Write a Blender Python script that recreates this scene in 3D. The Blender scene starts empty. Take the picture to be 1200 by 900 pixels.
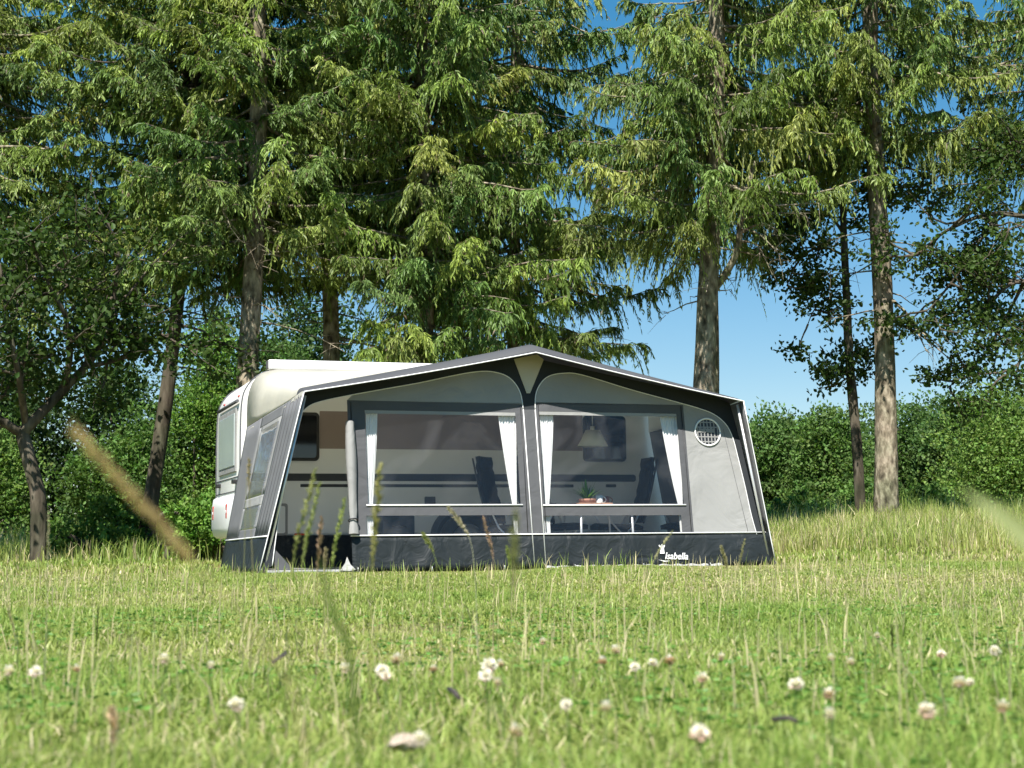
import bpy, math, random
import numpy as np
from mathutils import Vector, Matrix
from mathutils.geometry import tessellate_polygon

sc = bpy.context.scene
COL = sc.collection
rng = np.random.default_rng(7)
random.seed(7)
R = math.radians
F = 1875.0                       # focal length in pixels of a 1200 px wide frame
EYE = np.array([0.0, 0.0, 0.30])
HOR = 642.0
PITCH = math.atan((HOR - 450.0) / F)


# ------------------------------------------------------------------ helpers
def ray(px, py):
    a, v = (px - 600.0) / F, (450.0 - py) / F
    c, s = math.cos(PITCH), math.sin(PITCH)
    return np.array([a, c - s * v, s + c * v])


def at(px, py, Y):
    d = ray(px, py)
    return EYE + d * (Y / d[1])


def smooth(a, b, x):
    t = np.clip((x - a) / (b - a), 0, 1)
    return t * t * (3 - 2 * t)


def terrain(x, y):
    x = np.asarray(x, float); y = np.asarray(y, float)
    t = smooth(5, 15, y)
    z = .017 * np.clip(x + 2.44, -2, 8) * t + .03 * t
    z = z + .10 * smooth(17, 25, y)
    z = z + .40 * smooth(16.5, 25, y) * smooth(2, 6.5, x)
    z = z + .010 * np.sin(x * 1.9 + y * .7 + 1) * np.sin(y * 1.3 - x * .4) + .006 * np.sin(x * 4.1 - y * 3.3)
    return z * 1.0


def setp(o, label=None, cat=None, group=None, kind=None):
    if label: o['label'] = label
    if cat: o['category'] = cat
    if group: o['group'] = group
    if kind: o['kind'] = kind
    return o


def link(o, parent=None):
    COL.objects.link(o)
    if parent is not None:
        o.parent = parent
    return o


def empty(name, loc=(0, 0, 0), rot=(0, 0, 0), label=None, cat=None, group=None):
    o = bpy.data.objects.new(name, None)
    o.location = loc; o.rotation_euler = rot
    o.empty_display_size = .1
    link(o)
    return setp(o, label, cat, group)


def copy_thing(root):
    r = root.copy(); COL.objects.link(r)
    for ch in list(root.children):
        c = ch.copy(); COL.objects.link(c); c.parent = r
        for g in list(ch.children):
            d = g.copy(); COL.objects.link(d); d.parent = c
    return r


def np_mesh(name, verts, quads, mat, parent=None, col=None, smooth_=False, local=None):
    """fast all-quad mesh from numpy arrays"""
    me = bpy.data.meshes.new(name)
    nv, nq = len(verts), len(quads)
    v = np.asarray(verts, np.float32)
    if local is not None:
        v = v - np.asarray(local, np.float32)
    me.vertices.add(nv); me.vertices.foreach_set('co', v.ravel())
    me.loops.add(nq * 4); me.loops.foreach_set('vertex_index', np.asarray(quads, np.int32).ravel())
    me.polygons.add(nq)
    me.polygons.foreach_set('loop_start', np.arange(0, nq * 4, 4, dtype=np.int32))
    if smooth_:
        me.polygons.foreach_set('use_smooth', np.ones(nq, bool))
    if col is not None:
        a = me.color_attributes.new('Col', 'FLOAT_COLOR', 'POINT')
        c = np.ones((nv, 4), np.float32); c[:, :3] = col
        a.data.foreach_set('color', c.ravel())
    me.update(calc_edges=True)
    me.materials.append(mat)
    return link(bpy.data.objects.new(name, me), parent)


class MB:
    """collects shapes for ONE mesh object"""
    def __init__(s):
        s.v = []; s.f = []; s.m = []; s.sm = []

    def add(s, vs, fs, mi=0, sm=False):
        n = len(s.v)
        s.v += [tuple(float(c) for c in p) for p in vs]
        for f in fs:
            s.f.append([i + n for i in f]); s.m.append(mi); s.sm.append(sm)
        return s

    def box(s, lo, hi, mi=0, M=None):
        x0, y0, z0 = lo; x1, y1, z1 = hi
        vs = [(x0, y0, z0), (x1, y0, z0), (x1, y1, z0), (x0, y1, z0), (x0, y0, z1), (x1, y0, z1), (x1, y1, z1), (x0, y1, z1)]
        if M is not None: vs = [M @ Vector(p) for p in vs]
        return s.add(vs, [(0, 3, 2, 1), (4, 5, 6, 7), (0, 1, 5, 4), (1, 2, 6, 5), (2, 3, 7, 6), (3, 0, 4, 7)], mi)

    def tube(s, path, r, n=8, mi=0, cap=True, wob=0.0, sm=True):
        P = [Vector(p) for p in path]
        k = len(P)
        rad = [r] * k if not hasattr(r, '__len__') else list(r)
        base = len(s.v)
        T0 = (P[1] - P[0]).normalized()
        N = T0.orthogonal().normalized()
        vs = []
        for i, p in enumerate(P):
            T = (P[min(i + 1, k - 1)] - P[max(i - 1, 0)]).normalized()
            N = (N - T * N.dot(T))
            N = N.normalized() if N.length > 1e-6 else T.orthogonal().normalized()
            B = T.cross(N)
            for j in range(n):
                a = 2 * math.pi * j / n
                rr = rad[i] * (1 + (random.uniform(-wob, wob) if wob else 0))
                vs.append(p + N * (math.cos(a) * rr) + B * (math.sin(a) * rr))
        fs = []
        for i in range(k - 1):
            for j in range(n):
                a = i * n + j; b = i * n + (j + 1) % n
                fs.append((a, b, b + n, a + n))
        s.add(vs, fs, mi, sm)
        if cap:
            s.add([vs[j] for j in range(n)], [tuple(range(n))[::-1]], mi)
            s.add([vs[(k - 1) * n + j] for j in range(n)], [tuple(range(n))], mi)
        return s

    def grid(s, rows, mi=0, sm=True):
        """rows: list of equally long point lists"""
        n = len(rows[0])
        vs = [p for r_ in rows for p in r_]
        fs = [(i * n + j, i * n + j + 1, (i + 1) * n + j + 1, (i + 1) * n + j) for i in range(len(rows) - 1) for j in range(n - 1)]
        if callable(mi):
            for i in range(len(rows) - 1):
                s.add(rows[i] + rows[i + 1], [(j, j + 1, n + j + 1, n + j) for j in range(n - 1)], mi(i), sm)
            return s
        return s.add(vs, fs, mi, sm)

    def sheet(s, loops, fn, t, mi=0):
        """2-D polygon with holes, thickened: fn(a, b, off) -> point; front at off 0, back at off -t"""
        polys = [[Vector((a, b, 0)) for a, b in L] for L in loops]
        flat = [p for L in loops for p in L]
        tris = tessellate_polygon(polys)
        n = len(flat)
        vs = [fn(a, b, 0) for a, b in flat] + [fn(a, b, -t) for a, b in flat]
        fs = [tuple(x) for x in tris] + [tuple(i + n for i in x[::-1]) for x in tris]
        o = 0
        for L in loops:
            m = len(L)
            for i in range(m):
                a, b = o + i, o + (i + 1) % m
                fs.append((a, b, b + n, a + n))
            o += m
        return s.add(vs, fs, mi)

    def ball(s, c, r, n=8, m=6, mi=0):
        rx, ry, rz = (r, r, r) if not hasattr(r, '__len__') else r
        rows = []
        for i in range(m + 1):
            th = math.pi * i / m
            rows.append([(c[0] + rx * math.sin(th) * math.cos(2 * math.pi * j / n), c[1] + ry * math.sin(th) * math.sin(2 * math.pi * j / n), c[2] + rz * math.cos(th)) for j in range(n + 1)])
        return s.grid(rows, mi)

    def lathe(s, prof, c=(0, 0, 0), n=20, mi=0):
        rows = [[(c[0] + r_ * math.cos(2 * math.pi * j / n), c[1] + r_ * math.sin(2 * math.pi * j / n), c[2] + z) for j in range(n + 1)] for r_, z in prof]
        return s.grid(rows, mi)

    def build(s, name, mats, parent=None, bevel=0, fixn=True):
        import bmesh
        me = bpy.data.meshes.new(name)
        me.from_pydata(s.v, [], s.f)
        for m in (mats if isinstance(mats, (list, tuple)) else [mats]):
            me.materials.append(m)
        me.polygons.foreach_set('material_index', s.m)
        me.polygons.foreach_set('use_smooth', s.sm)
        bm = bmesh.new(); bm.from_mesh(me)
        bmesh.ops.remove_doubles(bm, verts=bm.verts, dist=1e-5)
        if fixn: bmesh.ops.recalc_face_normals(bm, faces=bm.faces)
        bm.to_mesh(me); bm.free()
        me.update()
        o = link(bpy.data.objects.new(name, me), parent)
        if bevel:
            b = o.modifiers.new('bevel', 'BEVEL'); b.width = bevel; b.segments = 2; b.limit_method = 'ANGLE'; b.angle_limit = R(40)
        return o


# ------------------------------------------------------------------ materials
def new_mat(name):
    m = bpy.data.materials.new(name); m.use_nodes = True
    nt = m.node_tree
    for n in list(nt.nodes): nt.nodes.remove(n)
    out = nt.nodes.new('ShaderNodeOutputMaterial')
    return m, nt, out


def noise_ramp(nt, scale, stops, vec=None, detail=4, stretch=None):
    tc = nt.nodes.new('ShaderNodeTexCoord')
    src = tc.outputs['Object']
    if stretch:
        mp = nt.nodes.new('ShaderNodeMapping'); mp.inputs['Scale'].default_value = stretch
        nt.links.new(src, mp.inputs[0]); src = mp.outputs[0]
    n = nt.nodes.new('ShaderNodeTexNoise'); n.inputs['Scale'].default_value = scale; n.inputs['Detail'].default_value = detail
    nt.links.new(src, n.inputs['Vector'])
    r = nt.nodes.new('ShaderNodeValToRGB')
    el = r.color_ramp.elements
    while len(el) < len(stops): el.new(.5)
    for e, (p, c) in zip(el, stops):
        e.position = p; e.color = (*c, 1)
    nt.links.new(n.outputs['Fac'], r.inputs[0])
    return n, r


def paint(name, c, rough=.5, var=.06, scale=3, spec=.5, bump=0, bscale=200, metal=0, sub=None):
    m, nt, out = new_mat(name)
    b = nt.nodes.new('ShaderNodeBsdfPrincipled')
    lo = tuple(x * (1 - var) for x in c); hi = tuple(min(1, x * (1 + var)) for x in c)
    n, r = noise_ramp(nt, scale, [(.3, lo), (.7, hi)])
    nt.links.new(r.outputs[0], b.inputs['Base Color'])
    b.inputs['Roughness'].default_value = rough
    b.inputs['Specular IOR Level'].default_value = spec
    b.inputs['Metallic'].default_value = metal
    if bump:
        tc = nt.nodes.new('ShaderNodeTexCoord')
        n2 = nt.nodes.new('ShaderNodeTexNoise'); n2.inputs['Scale'].default_value = bscale
        nt.links.new(tc.outputs['Object'], n2.inputs['Vector'])
        bp = nt.nodes.new('ShaderNodeBump'); bp.inputs['Strength'].default_value = bump; bp.inputs['Distance'].default_value = .02
        nt.links.new(n2.outputs['Fac'], bp.inputs['Height']); nt.links.new(bp.outputs[0], b.inputs['Normal'])
    nt.links.new(b.outputs[0], out.inputs[0])
    return m


def fabric(name, c, trans=.0, rough=.8, var=.07, wr=.25, wscale=2.2):
    """woven cloth: weave noise, faint soiling, broad soft wrinkles"""
    m, nt, out = new_mat(name)
    lo = tuple(x * (1 - var) for x in c); hi = tuple(min(1, x * (1 + var)) for x in c)
    n, r = noise_ramp(nt, 1.7, [(.3, lo), (.7, hi)], detail=8)
    b = nt.nodes.new('ShaderNodeBsdfPrincipled'); b.inputs['Roughness'].default_value = rough
    b.inputs['Specular IOR Level'].default_value = .25
    nt.links.new(r.outputs[0], b.inputs['Base Color'])
    tc = nt.nodes.new('ShaderNodeTexCoord')
    n2 = nt.nodes.new('ShaderNodeTexNoise'); n2.inputs['Scale'].default_value = wscale; n2.inputs['Detail'].default_value = 3
    n2.inputs['Distortion'].default_value = 1.0
    nt.links.new(tc.outputs['Object'], n2.inputs['Vector'])
    bp = nt.nodes.new('ShaderNodeBump'); bp.inputs['Strength'].default_value = wr; bp.inputs['Distance'].default_value = .05
    nt.links.new(n2.outputs['Fac'], bp.inputs['Height']); nt.links.new(bp.outputs[0], b.inputs['Normal'])
    if trans:
        t = nt.nodes.new('ShaderNodeBsdfTranslucent'); nt.links.new(r.outputs[0], t.inputs[0])
        mx = nt.nodes.new('ShaderNodeMixShader'); mx.inputs[0].default_value = trans
        nt.links.new(b.outputs[0], mx.inputs[1]); nt.links.new(t.outputs[0], mx.inputs[2])
        nt.links.new(mx.outputs[0], out.inputs[0])
    else:
        nt.links.new(b.outputs[0], out.inputs[0])
    return m


def clear_pvc(name, tint=(.95, .955, .96), haze=.004):
    m, nt, out = new_mat(name)
    tr = nt.nodes.new('ShaderNodeBsdfTransparent'); tr.inputs[0].default_value = (*tint, 1)
    gl = nt.nodes.new('ShaderNodeBsdfGlossy'); gl.inputs['Roughness'].default_value = .08
    df = nt.nodes.new('ShaderNodeBsdfDiffuse'); df.inputs[0].default_value = (.8, .8, .85, 1)
    lw = nt.nodes.new('ShaderNodeLayerWeight'); lw.inputs[0].default_value = .5
    pw = nt.nodes.new('ShaderNodeMath'); pw.operation = 'POWER'; pw.inputs[1].default_value = 4.5
    nt.links.new(lw.outputs['Facing'], pw.inputs[0])
    fr = nt.nodes.new('ShaderNodeMath'); fr.operation = 'MULTIPLY_ADD'; fr.inputs[1].default_value = .9; fr.inputs[2].default_value = .025
    nt.links.new(pw.outputs[0], fr.inputs[0])
    tc = nt.nodes.new('ShaderNodeTexCoord'); n2 = nt.nodes.new('ShaderNodeTexNoise'); n2.inputs['Scale'].default_value = 2.5
    nt.links.new(tc.outputs['Object'], n2.inputs['Vector'])
    bp = nt.nodes.new('ShaderNodeBump'); bp.inputs['Strength'].default_value = .25; bp.inputs['Distance'].default_value = .05
    nt.links.new(n2.outputs['Fac'], bp.inputs['Height']); nt.links.new(bp.outputs[0], gl.inputs['Normal'])
    m1 = nt.nodes.new('ShaderNodeMixShader')
    n3 = nt.nodes.new('ShaderNodeTexNoise'); n3.inputs['Scale'].default_value = 1.3; n3.inputs['Detail'].default_value = 5; n3.inputs['Distortion'].default_value = 2.2
    nt.links.new(tc.outputs['Object'], n3.inputs['Vector'])
    mr = nt.nodes.new('ShaderNodeMapRange'); mr.inputs[1].default_value = .48; mr.inputs[2].default_value = .78; mr.inputs[3].default_value = haze; mr.inputs[4].default_value = haze + .022
    nt.links.new(n3.outputs['Fac'], mr.inputs[0]); nt.links.new(mr.outputs[0], m1.inputs[0])
    nt.links.new(tr.outputs[0], m1.inputs[1]); nt.links.new(df.outputs[0], m1.inputs[2])
    m2 = nt.nodes.new('ShaderNodeMixShader'); nt.links.new(fr.outputs[0], m2.inputs[0])
    nt.links.new(m1.outputs[0], m2.inputs[1]); nt.links.new(gl.outputs[0], m2.inputs[2])
    nt.links.new(m2.outputs[0], out.inputs[0])
    return m


def leafy(name, trans=.35, rough=.45, spec=.3, gain=1.0):
    """foliage whose colour comes from the Col attribute of each blade / leaf / twig"""
    m, nt, out = new_mat(name)
    at_ = nt.nodes.new('ShaderNodeVertexColor'); at_.layer_name = 'Col'
    b = nt.nodes.new('ShaderNodeBsdfPrincipled'); b.inputs['Roughness'].default_value = rough
    b.inputs['Specular IOR Level'].default_value = spec
    t = nt.nodes.new('ShaderNodeBsdfTranslucent')
    g = nt.nodes.new('ShaderNodeMix'); g.data_type = 'RGBA'; g.blend_type = 'MULTIPLY'; g.inputs[0].default_value = 1
    g.inputs[7].default_value = (1.15, 1.25, .6, 1)
    nt.links.new(at_.outputs[0], g.inputs[6])
    nt.links.new(at_.outputs[0], b.inputs['Base Color']); nt.links.new(g.outputs[2], t.inputs[0])
    mx = nt.nodes.new('ShaderNodeMixShader'); mx.inputs[0].default_value = trans
    nt.links.new(b.outputs[0], mx.inputs[1]); nt.links.new(t.outputs[0], mx.inputs[2])
    nt.links.new(mx.outputs[0], out.inputs[0])
    return m


def bark(name, stops, scale=9, stretch=(1, 1, .22), bump=.8):
    m, nt, out = new_mat(name)
    b = nt.nodes.new('ShaderNodeBsdfPrincipled'); b.inputs['Roughness'].default_value = .9; b.inputs['Specular IOR Level'].default_value = .1
    n, r = noise_ramp(nt, scale, stops, detail=8, stretch=stretch)
    n3, r3 = noise_ramp(nt, 2.3, [(.35, (.75, .85, .7)), (.65, (1.15, 1.1, 1.05))], detail=3)
    g = nt.nodes.new('ShaderNodeMix'); g.data_type = 'RGBA'; g.blend_type = 'MULTIPLY'; g.inputs[0].default_value = 1
    nt.links.new(r.outputs[0], g.inputs[6]); nt.links.new(r3.outputs[0], g.inputs[7])
    nt.links.new(g.outputs[2], b.inputs['Base Color'])
    bp = nt.nodes.new('ShaderNodeBump'); bp.inputs['Strength'].default_value = bump; bp.inputs['Distance'].default_value = .04
    nt.links.new(n.outputs['Fac'], bp.inputs['Height']); nt.links.new(bp.outputs[0], b.inputs['Normal'])
    nt.links.new(b.outputs[0], out.inputs[0])
    return m


M = {}
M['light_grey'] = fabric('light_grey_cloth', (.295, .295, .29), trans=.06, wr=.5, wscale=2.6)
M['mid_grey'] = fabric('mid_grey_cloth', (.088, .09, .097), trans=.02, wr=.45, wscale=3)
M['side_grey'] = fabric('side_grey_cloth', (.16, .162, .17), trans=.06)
M['dark'] = fabric('dark_cloth', (.028, .032, .037), trans=.0)
M['mud'] = fabric('mud_vinyl', (.017, .022, .025), rough=.55, wr=.6, wscale=5)
M['cream'] = fabric('cream_roof_cloth', (.76, .74, .66), trans=.48, wr=.3)
M['roof_grey'] = fabric('roof_grey_cloth', (.075, .077, .083), rough=.6)
M['beige'] = fabric('beige_cloth', (.5, .46, .38))
M['curtain'] = fabric('white_curtain_cloth', (.90, .90, .89), trans=.2, wr=.15)
M['piping'] = paint('white_piping', (.8, .8, .8), .5)
M['pvc'] = clear_pvc('clear_pvc')
M['pvc_hazy'] = clear_pvc('cloudy_pvc', haze=.13)
M['white'] = paint('caravan_white', (.77, .77, .74), .32, var=.03, scale=1.5)
M['whiteplastic'] = paint('white_plastic', (.8, .8, .8), .35, var=.03)
M['rear_window'] = paint('pale_rear_window', (.46, .52, .52), .15, var=.05)
M['brownband'] = paint('taupe_band', (.26, .20, .175), .4)
M['stripe'] = paint('graphite_stripe', (.022, .023, .027), .4)
M['tint'] = paint('tinted_acrylic', (.012, .014, .016), .06, var=.02, spec=.8)
M['black'] = paint('black_rubber', (.015, .015, .016), .5)
M['tyre'] = paint('tyre_rubber', (.025, .025, .025), .8, bump=.2)
M['rim'] = paint('grey_rim', (.45, .45, .46), .35, metal=.7)
M['red'] = paint('red_lamp', (.55, .02, .015), .2)
M['alu'] = paint('silver_tube', (.72, .73, .74), .3, metal=.5)
M['chairpad'] = fabric('chair_padding', (.018, .021, .028), wr=.5, wscale=9)
M['chairplastic'] = paint('chair_plastic', (.03, .03, .033), .4)
M['tabletop'] = paint('grey_table_top', (.2, .2, .21), .45)
M['shade'] = fabric('cream_lamp_shade', (.86, .85, .74), trans=.4, wr=0)
M['terracotta'] = paint('terracotta', (.62, .30, .20), .7)
M['wood'] = paint('wooden_tray', (.42, .24, .15), .6, var=.2, scale=12)
M['mugwhite'] = paint('white_glaze', (.8, .8, .78), .2)
M['mugred'] = paint('red_brown_glaze', (.36, .14, .10), .3)
M['groundsheet'] = fabric('groundsheet_weave', (.42, .41, .39), wr=.3)
M['hem'] = fabric('pale_hem', (.36, .36, .35), wr=.5, wscale=7)
M['spruce'] = leafy('spruce_needles', .30, .5, .3)
M['leaf'] = leafy('broad_leaves', .38, .5, .18)
M['grass'] = leafy('grass_blades', .38, .45, .3)
M['petal'] = leafy('clover_petals', .25, .6, .2)
M['stalk'] = leafy('grass_stalks', .3, .6, .2)
M['bark_spruce'] = bark('spruce_bark', [(.3, (.045, .037, .03)), (.48, (.19, .16, .125)), (.72, (.42, .365, .30))], scale=13, stretch=(1, 1, .45), bump=1.0)
M['bark_dark'] = bark('dark_bark', [(.28, (.03, .025, .02)), (.5, (.085, .072, .058)), (.75, (.17, .15, .125))])

# ground
m, nt, out = new_mat('meadow_soil')
b = nt.nodes.new('ShaderNodeBsdfPrincipled'); b.inputs['Roughness'].default_value = .95; b.inputs['Specular IOR Level'].default_value = .1
n, r = noise_ramp(nt, .8, [(.3, (.075, .105, .03)), (.48, (.16, .155, .065)), (.66, (.30, .255, .145))], detail=12)
nt.links.new(r.outputs[0], b.inputs['Base Color'])
bp = nt.nodes.new('ShaderNodeBump'); bp.inputs['Strength'].default_value = .6
nt.links.new(n.outputs['Fac'], bp.inputs['Height']); nt.links.new(bp.outputs[0], b.inputs['Normal'])
nt.links.new(b.outputs[0], out.inputs[0])
M['soil'] = m

# ------------------------------------------------------------------ world, sun, camera
AZ, EL = 13.0, 54.0
w = bpy.data.worlds.new('World'); sc.world = w; w.use_nodes = True
wn = w.node_tree
sky = wn.nodes.new('ShaderNodeTexSky'); sky.sky_type = 'NISHITA'; sky.sun_disc = False
sky.sun_elevation = R(EL); sky.sun_rotation = R(180 + AZ)
sky.air_density = 1.0; sky.dust_density = .05; sky.ozone_density = 3.0; sky.altitude = 300
hs = wn.nodes.new('ShaderNodeHueSaturation'); hs.inputs['Saturation'].default_value = 1.42; hs.inputs['Value'].default_value = .1
gm = wn.nodes.new('ShaderNodeGamma'); gm.inputs[1].default_value = .75; hs.inputs['Hue'].default_value = .498
wn.links.new(sky.outputs[0], hs.inputs['Color']); wn.links.new(hs.outputs[0], gm.inputs[0]); wn.links.new(gm.outputs[0], wn.nodes['Background'].inputs[0])
wn.nodes['Background'].inputs[1].default_value = .54
L = bpy.data.lights.new('sun', 'SUN'); L.energy = 5.0; L.angle = R(.53); L.color = (1, .95, .87)
lo = bpy.data.objects.new('sun', L); COL.objects.link(lo)
sd = Vector((-math.sin(R(AZ)) * math.cos(R(EL)), -math.cos(R(AZ)) * math.cos(R(EL)), math.sin(R(EL))))
lo.rotation_euler = sd.to_track_quat('Z', 'Y').to_euler()
lo.location = sd * 60

cd = bpy.data.cameras.new('camera'); co = bpy.data.objects.new('camera', cd); COL.objects.link(co); sc.camera = co
co.location = EYE; co.rotation_euler = (math.pi / 2 + PITCH, 0, 0)
cd.sensor_width = 36; cd.lens = 36 * F / 1200; cd.clip_start = .02; cd.clip_end = 1500
cd.dof.use_dof = True; cd.dof.focus_distance = 16.5; cd.dof.aperture_fstop = 8
vs_ = sc.view_settings
vs_.view_transform = 'Standard'; vs_.look = 'None'; vs_.exposure = 1.0; vs_.gamma = 1
sc.render.engine = 'CYCLES'
cy = sc.cycles
cy.use_denoising = True; cy.max_bounces = 6; cy.diffuse_bounces = 4; cy.glossy_bounces = 3; cy.transmission_bounces = 4
cy.transparent_max_bounces = 16; cy.sample_clamp_indirect = 6; cy.use_adaptive_sampling = True; cy.adaptive_threshold = .02
cy.caustics_reflective = False; cy.caustics_refractive = False

# ------------------------------------------------------------------ ground
xs = np.unique(np.concatenate([np.linspace(-14, 14, 141), np.linspace(-400, -14, 20), np.linspace(14, 400, 20)]))
ys = np.unique(np.concatenate([np.linspace(-6, 34, 201), np.linspace(34, 90, 12), np.linspace(90, 700, 12), np.linspace(-60, -6, 6)]))
gx, gy = np.meshgrid(xs, ys)
gv = np.stack([gx.ravel(), gy.ravel(), terrain(gx, gy).ravel()], 1)
nx = len(xs); ii, jj = np.meshgrid(np.arange(nx - 1), np.arange(len(ys) - 1)); k0 = (jj * nx + ii).ravel()
ground = np_mesh('ground', gv, np.stack([k0, k0 + 1, k0 + nx + 1, k0 + nx], 1), M['soil'], smooth_=True)
setp(ground, 'mown green meadow the awning stands on', 'ground', kind='structure')

# ------------------------------------------------------------------ awning frame of reference
AL, TI = R(17.9), .0105
P0 = at(303, 674, 15.4); P0[2] = float(terrain(P0[0], P0[1])) + .01
U = np.array([math.cos(AL) * math.cos(TI), math.sin(AL) * math.cos(TI), math.sin(TI)])
V = np.array([-math.sin(AL), math.cos(AL), 0.0])
W_ = np.cross(U, V)
RT = np.stack([U, V, W_])
EL_ = RT @ (EYE - P0)
WID = 5.49
K = .155                                     # lean of the front wall
KN = np.array([0, -1, K]) / math.hypot(1, K)  # its outward normal


def hit(px, py, n, d):
    """where the line of sight through a pixel meets the plane n.x = d (awning space)"""
    D = RT @ ray(px, py)
    n = np.array(n, float)
    return EL_ + D * ((d - n @ EL_) / (n @ D))


def fw(px, py):
    p = hit(px, py, (0, 1, -K), 0.0)
    return (p[0], p[2])


def fws(pts):
    return [fw(*p) for p in pts]


def onwall(a, z, off):
    return np.array([a, K * z, z]) + KN * off


def vz(px, py, v):
    p = hit(px, py, (0, 1, 0), v)
    return (p[0], p[2])


ROT = (0, -TI, AL)


def aw_empty(name, u, v, z, label, cat, group=None, rz=0):
    p = P0 + RT.T @ np.array([u, v, z])
    o = empty(name, p, (0, 0, 0), label, cat, group)
    o.rotation_euler = (Matrix.Rotation(AL, 3, 'Z') @ Matrix.Rotation(-TI, 3, 'Y') @ Matrix.Rotation(rz, 3, 'Z')).to_euler()
    return o


def catmull(pts, n=6, closed=False):
    P = [np.array(p, float) for p in pts]
    out = []
    k = len(P)
    for i in range(k - 1):
        a, b, c, d = P[max(i - 1, 0)], P[i], P[i + 1], P[min(i + 2, k - 1)]
        for j in range(n):
            t = j / n
            out.append(tuple(.5 * ((2 * b) + (c - a) * t + (2 * a - 5 * b + 4 * c - d) * t * t + (3 * b - a - 3 * c + d) * t ** 3)))
    out.append(tuple(P[-1]))
    return out


awning = aw_empty('caravan_awning', 0, 0, 0, 'grey and cream canvas awning with two big clear windows, pitched against the white caravan', 'awning')

# --- roof
VF = -.035
cl, pk, cr = vz(356, 459, VF), vz(628, 413, VF), vz(871, 470, VF)
lc = [(.285, 1.60), (.285, 1.80), (.30, 1.98), (.36, 2.14), (.46, 2.23), (.62, 2.275)]
front, rear = [], []
NL, NM = 10, 17
for i in range(NL):
    t = i / (NL - 1)
    front.append((cl[0] + .03 * t, cl[1] + .005 * t))
lcs = catmull(lc, 4)
for i in range(NL):
    t = i / (NL - 1) * (len(lcs) - 1); a = int(t); f_ = t - a; b_ = min(a + 1, len(lcs) - 1)
    rear.append((lcs[a][0] * (1 - f_) + lcs[b_][0] * f_, lcs[a][1] * (1 - f_) + lcs[b_][1] * f_))
for i in range(1, NM):
    t = i / (NM - 1)
    a, b_ = front[NL - 1], pk
    front.append((a[0] + (b_[0] - a[0]) * t, a[1] + (b_[1] - a[1]) * t - .05 * t * (1 - t)))
    rear.append((.62 + (2.75 - .62) * t, 2.275 + .04 * t))
nfl = len(front)
crr = (WID - .285, 0)
for i in range(1, NM):
    t = i / (NM - 1)
    front.append((pk[0] + (cr[0] - .03 - pk[0]) * t, pk[1] + (cr[1] + .005 - pk[1]) * t - .05 * t * (1 - t)))
    rear.append((2.75 + (WID - .62 - 2.75) * t, 2.315 - .04 * t))
for i in range(1, NL):
    t = i / (NL - 1)
    front.append((cr[0] - .03 * (1 - t), cr[1] + .005 * (1 - t)))
    q = rear[NL - 1 - i]
    rear.append((WID - q[0], q[1]))
VR = 2.72
vrow = [0, .025, .06, .11, .2, .3, .31, .6, 1.0, 1.5, 2.1, 2.75]
rows = []
for s_ in vrow:
    q = s_ / 2.75
    row = []
    for (fu, fz), (ru, rz) in zip(front, rear):
        mid = 1 - abs(fu - pk[0]) / 2.4
        bul = .10 * (1 - math.exp(-s_ / .07)) * max(0, mid) ** .8 * (1 - q) + .02 * (1 - math.exp(-s_ / .06)) * (1 - q)
        z = fz + (rz - fz) * q + bul - .06 * q * (1 - q) * 4 * .5
        row.append((fu + (ru - fu) * q, VF + (VR - VF) * q, z))
    rows.append(row)
mb = MB()
for i in range(len(rows) - 1):
    for j in range(len(rows[0]) - 1):
        mb.add([rows[i][j], rows[i][j + 1], rows[i + 1][j + 1], rows[i + 1][j]], [(0, 1, 2, 3)], 0 if (i < 6 or (j >= nfl - 4 and i < 10)) else 1, True)
ro = mb.build('roof', [M['roof_grey'], M['cream']], awning)
sm_ = ro.modifiers.new('solid', 'SOLIDIFY'); sm_.thickness = .004; sm_.offset = -1
mb = MB(); mb.tube([(p[0], p[1] - .004, p[2]) for p in rows[0]], .0062, 6)
mb.build('roof_piping', M['piping'], ro)
# hem hanging along the left and right roof edges
for side in (0, -1):
    edge = [rows[i][side] for i in range(1, len(rows))]
    fine = catmull(edge, 5)
    a_, b_ = [], []
    for i, p in enumerate(fine):
        d = .045 + .012 * math.sin(i * 1.3)
        sx = -.012 if side == 0 else .012
        a_.append((p[0], p[1], p[2] + .002)); b_.append((p[0] + sx, p[1], p[2] - d))
    MB().grid([a_, b_]).build('roof_hem', M['cream'], ro)

# --- front wall, cut from measured outlines laid on the leaning wall plane
MUDZ = .355
arcL = catmull([(413, 462.7), (450, 456), (490, 449), (530, 440.5), (556, 436), (575, 435.5), (592, 440), (603, 449), (610, 462), (613, 480)], 5)
arcR = catmull([(627, 480), (627.5, 463), (633, 450), (643, 441), (660, 437.5), (682, 439.5), (740, 457), (790, 470.5), (818, 478.5), (836, 485.5), (850, 497), (858, 512), (864, 534), (873, 571), (880, 603), (886.7, 627)], 5)
doorarc = catmull([(319, 663), (326, 610), (336, 552), (345, 505), (351, 488), (362, 476), (380, 469.5), (413, 462.7)], 6)
LA, RA, DA = fws(arcL), fws(arcR), fws(doorarc)


def lean_u(z, right=False):
    if right: return WID + (cr[0] - WID) * z / cr[1]
    return cl[0] * z / cl[1]


def mudz(u): return MUDZ


roofline = []
for fu, fz in front:
    roofline.append((fu, fz))
# the wall meets the underside of the roof: v at height z is K*z, roof there is a little above its front edge
wl = [(lean_u(1.75) + .01, 1.745)] + [(fu, fz + (rz - fz) * .10 - .005) for (fu, fz), (ru, rz) in list(zip(front, rear))[NL:-NL]] + [(lean_u(1.75, True) - .01, 1.745)]
uL, uR = LA[-1][0], RA[0][0]
udoor = fw(411, 600)[0]
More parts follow.
